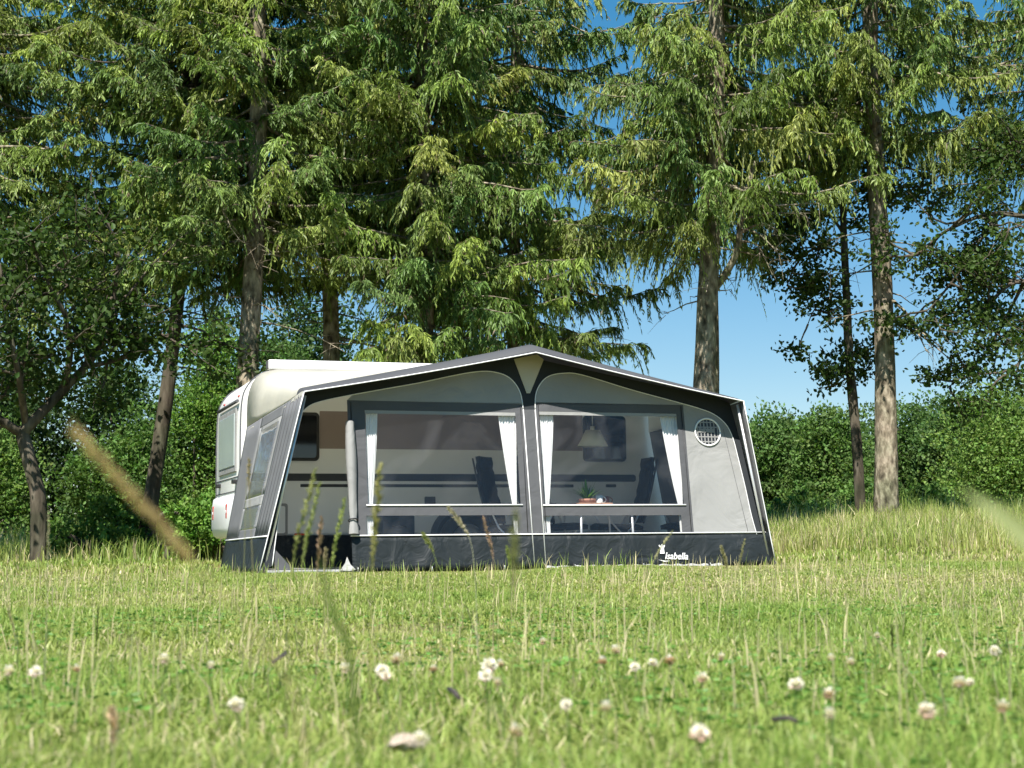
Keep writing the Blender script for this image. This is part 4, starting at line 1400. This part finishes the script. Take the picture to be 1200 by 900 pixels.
GH = 'leafy bushes closing the meadow behind the trees'
HB = [  # px0, px1, ytop, Y, n leaves, leaf size, colour, label
    (-120, 40, 500, 33, 9000, .11, (.075, .125, .030), 'leafy bush low behind the slanting oak trunk'),
    (60, 175, 588, 24.2, 3200, .085, (.070, .125, .028), 'low spreading bush between the oak and the leaning spruce trunk'),
    (90, 215, 470, 34, 9000, .11, (.060, .110, .026), 'tall dark bush behind the leaning spruce trunk'),
    (180, 300, 385, 37, 13000, .105, (.085, .150, .030), 'tall bright green bush beside the caravan rear'),
    (205, 272, 578, 22.6, 4000, .075, (.090, .160, .032), 'low bright bush close to the caravan bumper'),
    (285, 385, 395, 36, 11000, .11, (.05, .095, .024), 'green bush showing just above the caravan roof box'),
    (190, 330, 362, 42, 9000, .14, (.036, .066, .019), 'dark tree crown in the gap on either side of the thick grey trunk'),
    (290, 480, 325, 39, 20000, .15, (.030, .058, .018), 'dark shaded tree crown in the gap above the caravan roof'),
    (440, 560, 400, 40, 6000, .12, (.045, .085, .024), 'dark bush glimpsed under the hanging spruce sprays'),
    (860, 950, 478, 41, 9500, .12, (.060, .105, .030), 'rounded bush at the foot of the sky beside the awning corner'),
    (925, 1025, 482, 39, 9500, .12, (.066, .115, .030), 'rounded bush behind the slim dark trunk'),
    (1000, 1110, 470, 42, 9500, .12, (.056, .100, .028), 'tall bush right behind the bare spruce trunk'),
    (1075, 1150, 478, 40, 7000, .12, (.052, .094, .028), 'dark bush in the shade of the oak limbs'),
    (1115, 1290, 444, 36, 16000, .10, (.095, .150, .036), 'large smooth pale green bush under the oak limbs'),
    (985, 1060, 560, 31, 5000, .10, (.068, .120, .030), 'low shrub around the foot of the bare spruce trunk'),
    (1050, 1120, 566, 31, 4500, .10, (.072, .125, .030), 'low shrub in the tall grass before the dark bush'),
    (905, 985, 575, 32, 4500, .10, (.070, .122, .030), 'low shrub in the tall grass beside the awning corner'),
    (1290, 1420, 450, 38, 7000, .13, (.08, .13, .034), 'bush at the far end of the hedge line'),
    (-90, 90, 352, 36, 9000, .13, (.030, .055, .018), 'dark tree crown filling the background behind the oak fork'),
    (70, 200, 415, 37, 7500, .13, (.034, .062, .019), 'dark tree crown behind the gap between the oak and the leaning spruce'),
    (855, 1000, 480, 46, 12000, .13, (.055, .095, .028), 'long dark hedge behind the rounded bushes by the awning corner'),
    (960, 1110, 470, 47, 12000, .13, (.052, .09, .028), 'far tall hedge behind the bare spruce trunk'),
    (1070, 1230, 448, 46, 12000, .13, (.06, .105, .03), 'tall leafy bank rising behind the large pale bush'),
    (1200, 1330, 425, 46, 8000, .13, (.06, .105, .03), 'highest leafy bank at the end of the hedge'),
    (-300, -110, 420, 36, 8000, .14, (.06, .11, .028), 'big bush at the far end of the woodland edge'),
    (-70, 60, 455, 38, 7000, .13, (.055, .100, .026), 'pale tree crown far behind the forked oak'),
]
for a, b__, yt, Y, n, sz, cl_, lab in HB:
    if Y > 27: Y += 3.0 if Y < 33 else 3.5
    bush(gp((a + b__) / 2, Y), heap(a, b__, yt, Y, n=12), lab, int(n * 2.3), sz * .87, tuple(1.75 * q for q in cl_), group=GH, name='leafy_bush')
for a, b__, yt, Y in ((480, 620, 560, 42), (600, 740, 545, 43), (720, 880, 520, 43)):
    bush(gp((a + b__) / 2, Y), heap(a, b__, yt, Y, n=6), 'bush hidden behind the awning and caravan', 4000, .13, (.06, .105, .03), group=GH, name='leafy_bush')

# ------------------------------------------------------------------ grass
PH = rng.uniform(0, 6.28, (6,)); KX = rng.normal(size=6); KY = rng.normal(size=6)


def patchy(x, y, sc_):
    s = 0
    for i in range(6):
        s = s + np.sin((KX[i] * x + KY[i] * y) * sc_ * (1 + .35 * i) + PH[i])
    return s / 6 * 1.4


def inside_tent(x, y):
    lx = (x - P0[0]) * U[0] + (y - P0[1]) * U[1]; ly = (x - P0[0]) * V[0] + (y - P0[1]) * V[1]
    return (lx > .0) & (lx < WID + .02) & (ly > -.02) & (ly < 5.1)


def blades(N, y0, y1, hmin, hmax, w0, margin=1.2, xlim=None, straw=.10, lean=.5, fresh=0.5, power=1.0, mask=None):
    y = y0 + (y1 - y0) * rng.random(N) ** power
    half = .325 * y + margin
    x = (rng.random(N) * 2 - 1) * half
    if xlim is not None:
        k = (x > xlim[0]) & (x < xlim[1]); x, y = x[k], y[k]
    k = ~inside_tent(x, y)
    bare = patchy(x * .45 + 20, y - 4, 1.5) + .35 * patchy(x, y, 6)
    k &= ~((bare > .62) & (rng.random(len(x)) < .72))
    if mask is not None: k &= mask(x, y)
    x, y = x[k], y[k]
    n = len(x)
    pn = patchy(x, y, 1.1); pf = patchy(x + 3, y - 7, 3.7)
    z = terrain(x, y)
    h = rng.uniform(hmin, hmax, n) * (1 + .35 * pn + .25 * pf)
    h = np.maximum(h, hmin * .5)
    az = rng.uniform(0, 6.283, n); ln = np.abs(rng.normal(size=n)) * lean
    d = np.stack([np.cos(az), np.sin(az), np.zeros(n)], 1)
    p0 = np.stack([x, y, z - .005], 1)
    up = np.array([0, 0, 1.0])
    p1 = p0 + d * (h * ln * .35)[:, None] + up * (h * .58)[:, None]
    p2 = p0 + d * (h * ln)[:, None] + up * (h * (1 - .25 * np.minimum(ln, 1.6)))[:, None]
    ta = az + math.pi / 2 + rng.normal(size=n) * .7
    side = np.stack([np.cos(ta), np.sin(ta), np.zeros(n)], 1)
    w_ = rng.uniform(.6, 1.3, n) * w0(y)
    f = np.clip(fresh + .4 * pn + rng.normal(size=n) * .25, 0, 1)[:, None]
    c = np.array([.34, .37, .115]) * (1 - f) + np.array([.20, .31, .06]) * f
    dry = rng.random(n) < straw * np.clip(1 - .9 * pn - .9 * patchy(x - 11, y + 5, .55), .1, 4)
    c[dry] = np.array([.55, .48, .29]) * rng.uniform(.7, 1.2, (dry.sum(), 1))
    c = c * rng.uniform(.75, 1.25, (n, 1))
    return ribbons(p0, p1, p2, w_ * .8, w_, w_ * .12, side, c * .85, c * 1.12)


gr = Foliage()
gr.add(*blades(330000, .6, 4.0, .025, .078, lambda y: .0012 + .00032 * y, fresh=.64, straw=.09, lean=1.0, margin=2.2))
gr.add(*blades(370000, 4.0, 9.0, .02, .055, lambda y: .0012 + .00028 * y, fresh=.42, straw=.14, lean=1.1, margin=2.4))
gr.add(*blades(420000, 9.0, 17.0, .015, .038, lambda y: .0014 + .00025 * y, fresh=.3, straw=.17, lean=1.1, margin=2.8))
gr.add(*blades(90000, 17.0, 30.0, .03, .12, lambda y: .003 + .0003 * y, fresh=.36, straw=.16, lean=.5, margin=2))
setp(gr.build('lawn_grass', M['grass'], None, None), 'short green grass covering the meadow', 'grass', kind='stuff')

gr = Foliage()   # sparse taller flowering stems across the lawn
gr.add(*blades(2400, 2.2, 9.0, .08, .22, lambda y: .0011 + .0001 * y, straw=.75, lean=.25, fresh=.3))
gr.add(*blades(2300, 9.0, 15.6, .07, .18, lambda y: .0018 + .0001 * y, straw=.5, lean=.25, fresh=.3))
setp(gr.build('flowering_grass', M['grass'], None, None), 'thin dry flowering grass stems sprinkled over the meadow', 'grass', kind='stuff')

gr = Foliage()   # unmown grass on the rise and along the tree line
gr.add(*blades(80000, 18.2, 28.0, 0.15, .38, lambda y: .0028 + .0001 * y, straw=.24, lean=.35, fresh=.25, xlim=(2.9, 13), margin=2.5, mask=lambda x, y: patchy(x, y, .9) * .5 + (y - 19.6) + (x - 3.4) * .3 > 0))
gr.add(*blades(26000, 20.6, 30.0, .14, .42, lambda y: .004 + .0001 * y, straw=.16, lean=.4, fresh=.45, xlim=(-13, -3.6), margin=2.5, mask=lambda x, y: patchy(x, y, 1.2) * .6 + (y - 21.4) > 0))
gr.add(*blades(12000, 26.0, 34.0, .3, .7, lambda y: .006, straw=.3, lean=.35, fresh=.35, margin=3))
setp(gr.build('tall_grass', M['grass'], None, None), 'tall unmown grass along the rise and the tree line', 'grass', kind='stuff')

gr = Foliage()   # clover leaves low in the sward
n = 5000
y = 1.2 + 5.5 * rng.random(n) ** .8; x = (rng.random(n) * 2 - 1) * (.325 * y + .6)
k = patchy(x, y, 2.2) > .05; x, y = x[k], y[k]
P = np.stack([x, y, terrain(x, y) + rng.uniform(.03, .07, len(x))], 1)
for a in (0, 2.094, 4.189):
    th = rng.uniform(0, 6.283, len(x)) * 0 + a + x * 37
    D = np.stack([np.cos(th), np.sin(th), np.full(len(x), .15)], 1)
    gr.add(*leaves_at(P, unit(D), .0135, (.15, .28, .06), .25))
setp(gr.build('clover_leaves', M['grass'], None, None), 'small round clover leaves low in the near grass', 'clover', kind='stuff')


# ------------------------------------------------------------------ clover flowers
def clover_mesh(k):
    r2 = np.random.default_rng(100 + k)
    V_, Q_, C_ = [], [], []
    n = 90
    for i in range(n):
        zc = 1 - 1.65 * (i + .5) / n; a = i * 2.39996
        rr_ = math.sqrt(max(0, 1 - zc * zc))
        d = np.array([rr_ * math.cos(a), rr_ * math.sin(a), zc])
        d = unit(d + r2.normal(size=3) * .12); ax = unit(np.cross(d, [.3, .2, 1])); bx_ = np.cross(d, ax)
        l_ = .0105 * r2.uniform(.8, 1.15) * (1 if zc > -.3 else .85); w_ = .0017
        o = len(V_)
        c0 = np.array([.80, .62, .58]) if zc < 0 else np.array([.84, .78, .72])
        for t, ww in ((.25, .5), (.75, 1.0), (1.0, .35)):
            for sg in (-1, 1): V_.append(d * l_ * t + ax * w_ * ww * sg + bx_ * .0004); C_.append(c0 * (.82 if t < .5 else 1.0))
        Q_ += [(o, o + 1, o + 3, o + 2), (o + 2, o + 3, o + 5, o + 4)]
    if k == 2:
        C_ = [c * np.array([.86, .72, .64]) if v[2] < .003 else c for c, v in zip(C_, V_)]
    return np.array(V_), np.array(Q_), np.array(C_)


CM = [clover_mesh(k) for k in range(3)]
GC = 'clover flower heads in the near grass'


def clover(px, py, label, s=1.0, kind=0, hz_=.105):
    Y = (EYE[2] - hz_) / ((py - HOR) / F)
    top = at(px, py, Y)
    g = float(terrain(top[0], top[1]))
    h = top[2] - g
    root = empty('clover_flower', (top[0] + rng.uniform(-.01, .01), top[1], g), label=label, cat='flower', group=GC)
    tp_ = np.array([top[0] - root.location[0], 0, h])
    V_, Q_, C_ = CM[kind]
    a = rng.uniform(0, 6.28); ca, sa = math.cos(a), math.sin(a)
    Rz = np.array([[ca, -sa, 0], [sa, ca, 0], [0, 0, 1]])
    tl = rng.normal() * .3; Rx = np.array([[1, 0, 0], [0, math.cos(tl), -math.sin(tl)], [0, math.sin(tl), math.cos(tl)]])
    np_mesh('flower_head', (V_ * s) @ (Rx @ Rz).T + tp_, Q_, M['petal'], root, C_)
    p = [np.array([0, 0, -.01]), np.array([tp_[0] * .3 + .004, .003, h * .5]), tp_]
    pp = catmull(p, 4)
    k = len(pp); V2, Q2 = [], []
    for i, c in enumerate(pp):
        for j in range(5):
            V2.append((c[0] + .0009 * math.cos(j * 1.2566), c[1] + .0009 * math.sin(j * 1.2566), c[2]))
    for i in range(k - 1):
        for j in range(5): Q2.append((i * 5 + j, i * 5 + (j + 1) % 5, (i + 1) * 5 + (j + 1) % 5, (i + 1) * 5 + j))
    np_mesh('stem', np.array(V2), np.array(Q2), M['stalk'], root, np.tile([.10, .19, .05], (len(V2), 1)))


CL = [
    (192, 773, 'white clover head alone in front of the caravan corner, flat topped', 1.15, 0),
    (10, 787, 'pale clover head nearest the picture edge below the oak, dark beneath', 1.1, 0),
    (42, 788, 'whitish clover head next to the one at the picture edge below the oak', 1.05, 1),
    (90, 784, 'faded small clover head below the slanting oak trunk', .8, 2),
    (247, 780, 'small clover head among brown blades below the caravan bumper', .85, 1),
    (277, 827, 'round white clover head below the awning left corner, low in the picture', 1.1, 0),
    (405, 784, 'single white clover head standing below the rolled-up door', 1.1, 0),
    (448, 786, 'lower left flower of the white clover trio below the left window', 1.1, 1),
    (464, 773, 'topmost and whitest flower of the clover trio below the left window', 1.25, 0),
    (452, 792, 'pinkish lowest flower of the clover trio below the left window', .85, 2),
    (508, 784, 'tiny pink clover head right of the clover trio', .7, 2),
    (573, 781, 'big pinkish white clover head below the right end of the left window', 1.45, 1),
    (569, 792, 'lower half-hidden clover head touching the big pinkish white one', 1.1, 1),
    (587, 778, 'small white clover head on the side of the big pinkish white one', .8, 0),
    (583, 800, 'small white clover head under the big pinkish white one', .8, 0),
    (493, 867, 'white clover head low in front of the pale stone', .9, 0),
    (605, 857, 'faint pinkish clover head low in the grass below the centre band', .9, 2),
    (722, 762, 'bright white clover head below the plant table', 1.15, 0),
    (706, 775, 'pinkish clover head just lower left of the bright one below the plant table', .95, 2),
    (765, 777, 'small white clover head below the awning wordmark', .85, 0),
    (785, 774, 'pinkish brown clover head right of the small white one below the wordmark', 1.1, 2),
    (744, 782, 'dull whitish clover pair flower between the bright head and the brownish one', .85, 1),
    (823, 795, 'half withered clover head below the round vent', .95, 2),
    (663, 826, 'small white clover head low below the centre of the right window', .75, 0),
    (710, 829, 'white clover head low below the plant table', .9, 1),
    (820, 860, 'white clover head with brown withered base, lowest below the round vent', 1.05, 2),
    (933, 803, 'round white clover head below the awning right corner', 1.15, 0),
    (971, 814, 'white topped withered clover head on a brown neck', 1.0, 2),
    (974, 771, 'small bluish white clover head behind the withered brown-necked one', .85, 0),
    (998, 776, 'pale pink clover head beside the small bluish white one', .85, 1),
    (1028, 745, 'tiny white clover head lying by the bent dry stem', .9, 0),
    (1086, 834, 'half pink half white clover head below the bent dry stem', 1.2, 2),
    (1124, 801, 'round white clover head below the large pale bush', 1.15, 0),
    (1136, 800, 'small white clover head touching the round one below the large pale bush', .7, 0),
    (1166, 763, 'white clover head farther off near the right picture edge', 1.1, 0),
    (1175, 829, 'dull pinkish clover head nearest the right picture edge', 1.0, 2),
    (1103, 767, 'faded pink clover head between the bent stem and the picture edge', .9, 2),
    (845, 770, 'small pinkish clover head below the awning corner flap', .8, 2),
    (636, 752, 'pinkish clover head in the mid meadow below the grey centre band', .9, 2),
    (972, 837, 'greyish fading clover head under the withered brown-necked one', .85, 1),
]
for px, py, lab, s, kd in CL:
    clover(px, py, lab, s * .92, kd)


# ------------------------------------------------------------------ grass stalks standing up in front of the lens
def stalk(pts, Y, hw, label, head=(0, .5), even=False, col=(.30, .30, .13), stemr=.0011, name='grass_stalk', group='tall grass stalks in front of the awning', spike=70, base_dx=.0, leaf=False):
    """pts: picture points from tip to the lowest visible point; the stem then runs on down to the ground"""
    P_ = [at(a, b, Y) for a, b in pts]
    low = P_[-1]
    g = float(terrain(low[0] + base_dx, Y))
    if low[2] > g + .02:
        P_.append(np.array([low[0] + base_dx * .6, Y, (low[2] + g) / 2])); P_.append(np.array([low[0] + base_dx, Y, g - .01]))
    base = np.array([P_[-1][0], Y, g])
    root = empty(name, base, label=label, cat='grass stalk', group=group)
    C = np.array(catmull([p - base for p in P_], 8))
    col = np.array(col)
    # stem
    k = len(C); V2, Q2 = [], []
    for i, c in enumerate(C):
        r_ = stemr * (.5 + .5 * i / k)
        for j in range(5): V2.append((c[0] + r_ * math.cos(j * 1.2566), c[1] + r_ * math.sin(j * 1.2566), c[2]))
    for i in range(k - 1):
        for j in range(5): Q2.append((i * 5 + j, i * 5 + (j + 1) % 5, (i + 1) * 5 + (j + 1) % 5, (i + 1) * 5 + j))
    np_mesh('stem', np.array(V2), np.array(Q2), M['stalk'], root, np.tile(col * np.array([.8, .9, .8]), (len(V2), 1)))
    if hw > 0:
        seg = np.linalg.norm(np.diff(C, axis=0), axis=1); cum = np.concatenate([[0], np.cumsum(seg)])
        hl = np.linalg.norm(P_[0] - P_[1]) if len(P_) > 1 else .06
        f = Foliage()
        t = np.linspace(0.0, 1, spike)
        Lh = t * hl
        pos = np.stack([np.interp(Lh, cum, C[:, i]) for i in range(3)], 1)
        pos2 = np.stack([np.interp(np.maximum(Lh - .004, 0), cum, C[:, i]) for i in range(3)], 1)
        nxt = np.stack([np.interp(Lh + .004, cum, C[:, i]) for i in range(3)], 1)
        tan = unit(pos2 - nxt)
        a_, b_ = basis(tan)
        env = np.sin(np.clip(t * .92 + .06, 0, 1) * math.pi) ** .6
        if even: env = np.full(spike, .95)
        d = unit(tan * .9 + a_ * .75)
        l_ = hw * 1.7 * env * rng.uniform(.7, 1.25, spike) + .001
        s2 = np.cross(d, a_)
        c = col * rng.uniform(.7, 1.3, (spike, 1))
        f.add(*ribbons(pos, pos + d * (l_ * .5)[:, None], pos + d * l_[:, None], np.full(spike, hw * .18), np.full(spike, hw * .32), np.full(spike, hw * .04), unit(s2), c, c * 1.15))
        f.add(*ribbons(pos, pos + d * (l_ * .5)[:, None], pos + d * l_[:, None], np.full(spike, hw * .18), np.full(spike, hw * .32), np.full(spike, hw * .04), unit(a_ - d * .3), c, c * 1.15))
        f.build('seed_head', M['stalk'], root, None)
    return root


stalk([(86, 503), (224, 656), (300, 745), (350, 840)], 0.75, .0024, 'big blurred straw-coloured seed head slanting across the oak and the spruce trunk', col=(.46, .36, .18), spike=240, even=True, base_dx=.02)
stalk([(370, 550), (343, 660)], 2.6, .0056, 'tall yellow-green seed head rising highest in front of the open door', col=(.26, .27, .10), base_dx=-.01)
stalk([(375, 566), (354, 664)], 2.7, .0056, 'yellow-green seed head beside the highest one in the open door', col=(.24, .27, .09), base_dx=.0)
stalk([(377, 606), (372, 668)], 3.3, .006, 'pinkish seed head standing upright in the open door', col=(.36, .25, .18))
stalk([(404, 584), (388, 668)], 3.2, .006, 'slim green seed head nearest the rolled-up door', col=(.27, .31, .10), base_dx=-.005)
stalk([(382, 642), (381, 668)], 3.8, .005, 'short beige seed head low in the open door', col=(.36, .30, .19))
stalk([(446, 545), (436, 665)], 2.2, .006, 'tall blurred seed head crossing the left end of the left window', col=(.30, .28, .10))
stalk([(525, 594), (549, 628), (556, 668)], 3.8, .0065, 'drooping whitish seed head in the lower pane of the left window', col=(.45, .40, .30), base_dx=.01)
stalk([(495, 624), (508, 648), (512, 672)], 3.6, .005, 'short hooked green stalk under the left window bar', col=(.27, .29, .10))
stalk([(566, 606), (578, 656)], 3.9, .005, 'pinkish seed head in front of the dark chair of the left window', col=(.38, .26, .19))
stalk([(604, 598), (602, 690), (606, 740)], 1.25, .0035, 'blurred olive stalk in front of the grey centre band', col=(.20, .21, .07))
stalk([(594, 640), (598, 668)], 4.2, .005, 'short green stalk left of the blurred olive one', col=(.25, .30, .09))
stalk([(788, 622), (764, 664)], 4.2, .0038, 'thin pale stalk leaning across the wordmark', col=(.40, .38, .22))
stalk([(845, 640), (852, 668)], 4.6, .006, 'upright beige seed head at the foot of the wall below the round vent', col=(.34, .31, .17))
stalk([(873, 632), (866, 666)], 4.6, .004, 'thin beige stem near the awning right foot', col=(.36, .33, .18))
stalk([(289, 560), (286, 660)], 3.6, .0, 'bare thin stem in front of the awning side window', col=(.33, .30, .16))
stalk([(292, 538), (292, 575), (296, 668)], 3.2, .004, 'faint seed head before the awning side wall', col=(.34, .28, .16))
stalk([(57, 600), (54, 745)], 3.0, .0032, 'pale thin stalk below the slanting oak trunk', col=(.42, .38, .24))
stalk([(8, 708), (17, 745)], 4.2, .005, 'short straw-pale stalk at the picture edge below the oak', col=(.46, .43, .25))
stalk([(115, 711), (113, 752)], 4.0, .0035, 'short dark stalk alone in the meadow below the leaning spruce', col=(.06, .075, .025))
stalk([(984, 709), (1048, 770), (1082, 810)], 2.75, .0, 'bent dry stem lying over the grass below the bare spruce trunk', col=(.50, .44, .26), stemr=.0024)
stalk([(131, 830), (133, 872)], 1.75, .0055, 'blurred pinkish beige seed head low in the near grass below the leaning spruce', col=(.50, .38, .27))
stalk([(1045, 732), (1046, 765)], 3.6, .003, 'short dark stalk beside the bent dry stem', col=(.06, .07, .03))
stalk([(742, 690), (735, 740)], 3.0, .003, 'thin green stalk in the meadow below the table', col=(.22, .26, .08))


def near_blade(pts, Y, w_, col, label, name='wild_grass'):
    P_ = [at(a, b, Y) for a, b in pts]
    low = P_[-1]; g = float(terrain(low[0], Y))
    P_ += [np.array([low[0] + .01, Y, (low[2] + g) / 2]), np.array([low[0] + .012, Y, g - .01])]
    base = np.array([low[0] + .012, Y, g])
    root = empty(name, base, label=label, cat='grass blade', group='blurred blades close to the lens')
    C = np.array(catmull([p - base for p in P_], 6)); k = len(C)
    T = unit(np.gradient(C, axis=0)); sd_ = unit(np.cross(T, np.array([0.15, 1, 0.1])))
    t = np.linspace(0, 1, k); ww = w_ * np.minimum(1, .12 + 2.2 * t) * (1 - .3 * t)
    A = C - sd_ * ww[:, None]; B = C + np.array([0, .0012, 0]); D_ = C + sd_ * ww[:, None]
    V_ = np.stack([A, B, D_], 1).reshape(-1, 3)
    Q_ = []
    for i in range(k - 1):
        for j in range(2): Q_.append((i * 3 + j, i * 3 + j + 1, (i + 1) * 3 + j + 1, (i + 1) * 3 + j))
    np_mesh('blade', V_, np.array(Q_), M['stalk'], root, np.tile(np.array(col), (len(V_), 1)))


near_blade([(1128, 573), (1165, 598), (1205, 632), (1250, 690)], .62, .0048, (.36, .40, .18), 'blurred pale green blade slanting in front of the large pale bush')
near_blade([(374, 652), (383, 690), (396, 735), (410, 770)], 1.05, .0026, (.09, .13, .03), 'blurred dark green blade below the open door')


# ------------------------------------------------------------------ stone and sticks in the grass
def ground_at(px, py, h=0.05):
    Y = (EYE[2] - h) / ((py - HOR) / F)
    p = at(px, py, Y); p[2] = float(terrain(p[0], p[1])); return p


sp_ = ground_at(474, 843, .085)
mb = MB()
rows_ = []
for i in range(9):
    th = math.pi * i / 8
    rows_.append([(.019 * math.sin(th) * math.cos(a) * (1 + .12 * math.sin(3 * a + i)), .016 * math.sin(th) * math.sin(a) * (1 + .1 * math.cos(2 * a)), .062 + .008 * math.cos(th) + .004 * math.sin(2 * a + i)) for a in np.linspace(0, 2 * math.pi, 17)])
mb.grid(rows_)
M['stone'] = paint('pale_stone', (.40, .33, .26), .9, var=.25, scale=60, bump=.6, bscale=120)
st_ = mb.build('stone', M['stone'])
st_.location = sp_; setp(st_, 'pale pinkish flat stone lying in the near grass below the left window', 'stone')
M['twig'] = paint('dark_twig', (.05, .042, .035), .9, var=.3, scale=40)
for (a, b__, c, d_, r_, lab) in ((526, 797, 538, 806, .0042, 'short thick dark twig in the near grass right of the clover trio'), (320, 768, 345, 750, .0038, 'dark brown twig slanting in the meadow below the open door'), (905, 840, 935, 842, .003, 'thin dark twig lying low below the awning right corner')):
    A_, B_ = ground_at(a, b__, .09), ground_at(c, d_, .09)
    A_[2] += .085; B_[2] += .085
    mid = (A_ + B_) / 2
    if abs(A_[1] - B_[1]) > .4: B_ = A_ + (B_ - A_) / np.linalg.norm(B_ - A_) * .25
    q = MB(); q.tube([A_ - mid, (B_ - A_) * .1 + np.array([0, 0, .003]), B_ - mid], [r_, r_ * 1.1, r_ * .8], 7, wob=.15)
    o = q.build('twig', M['twig']); o.location = mid; setp(o, lab, 'twig', 'twigs in the grass')
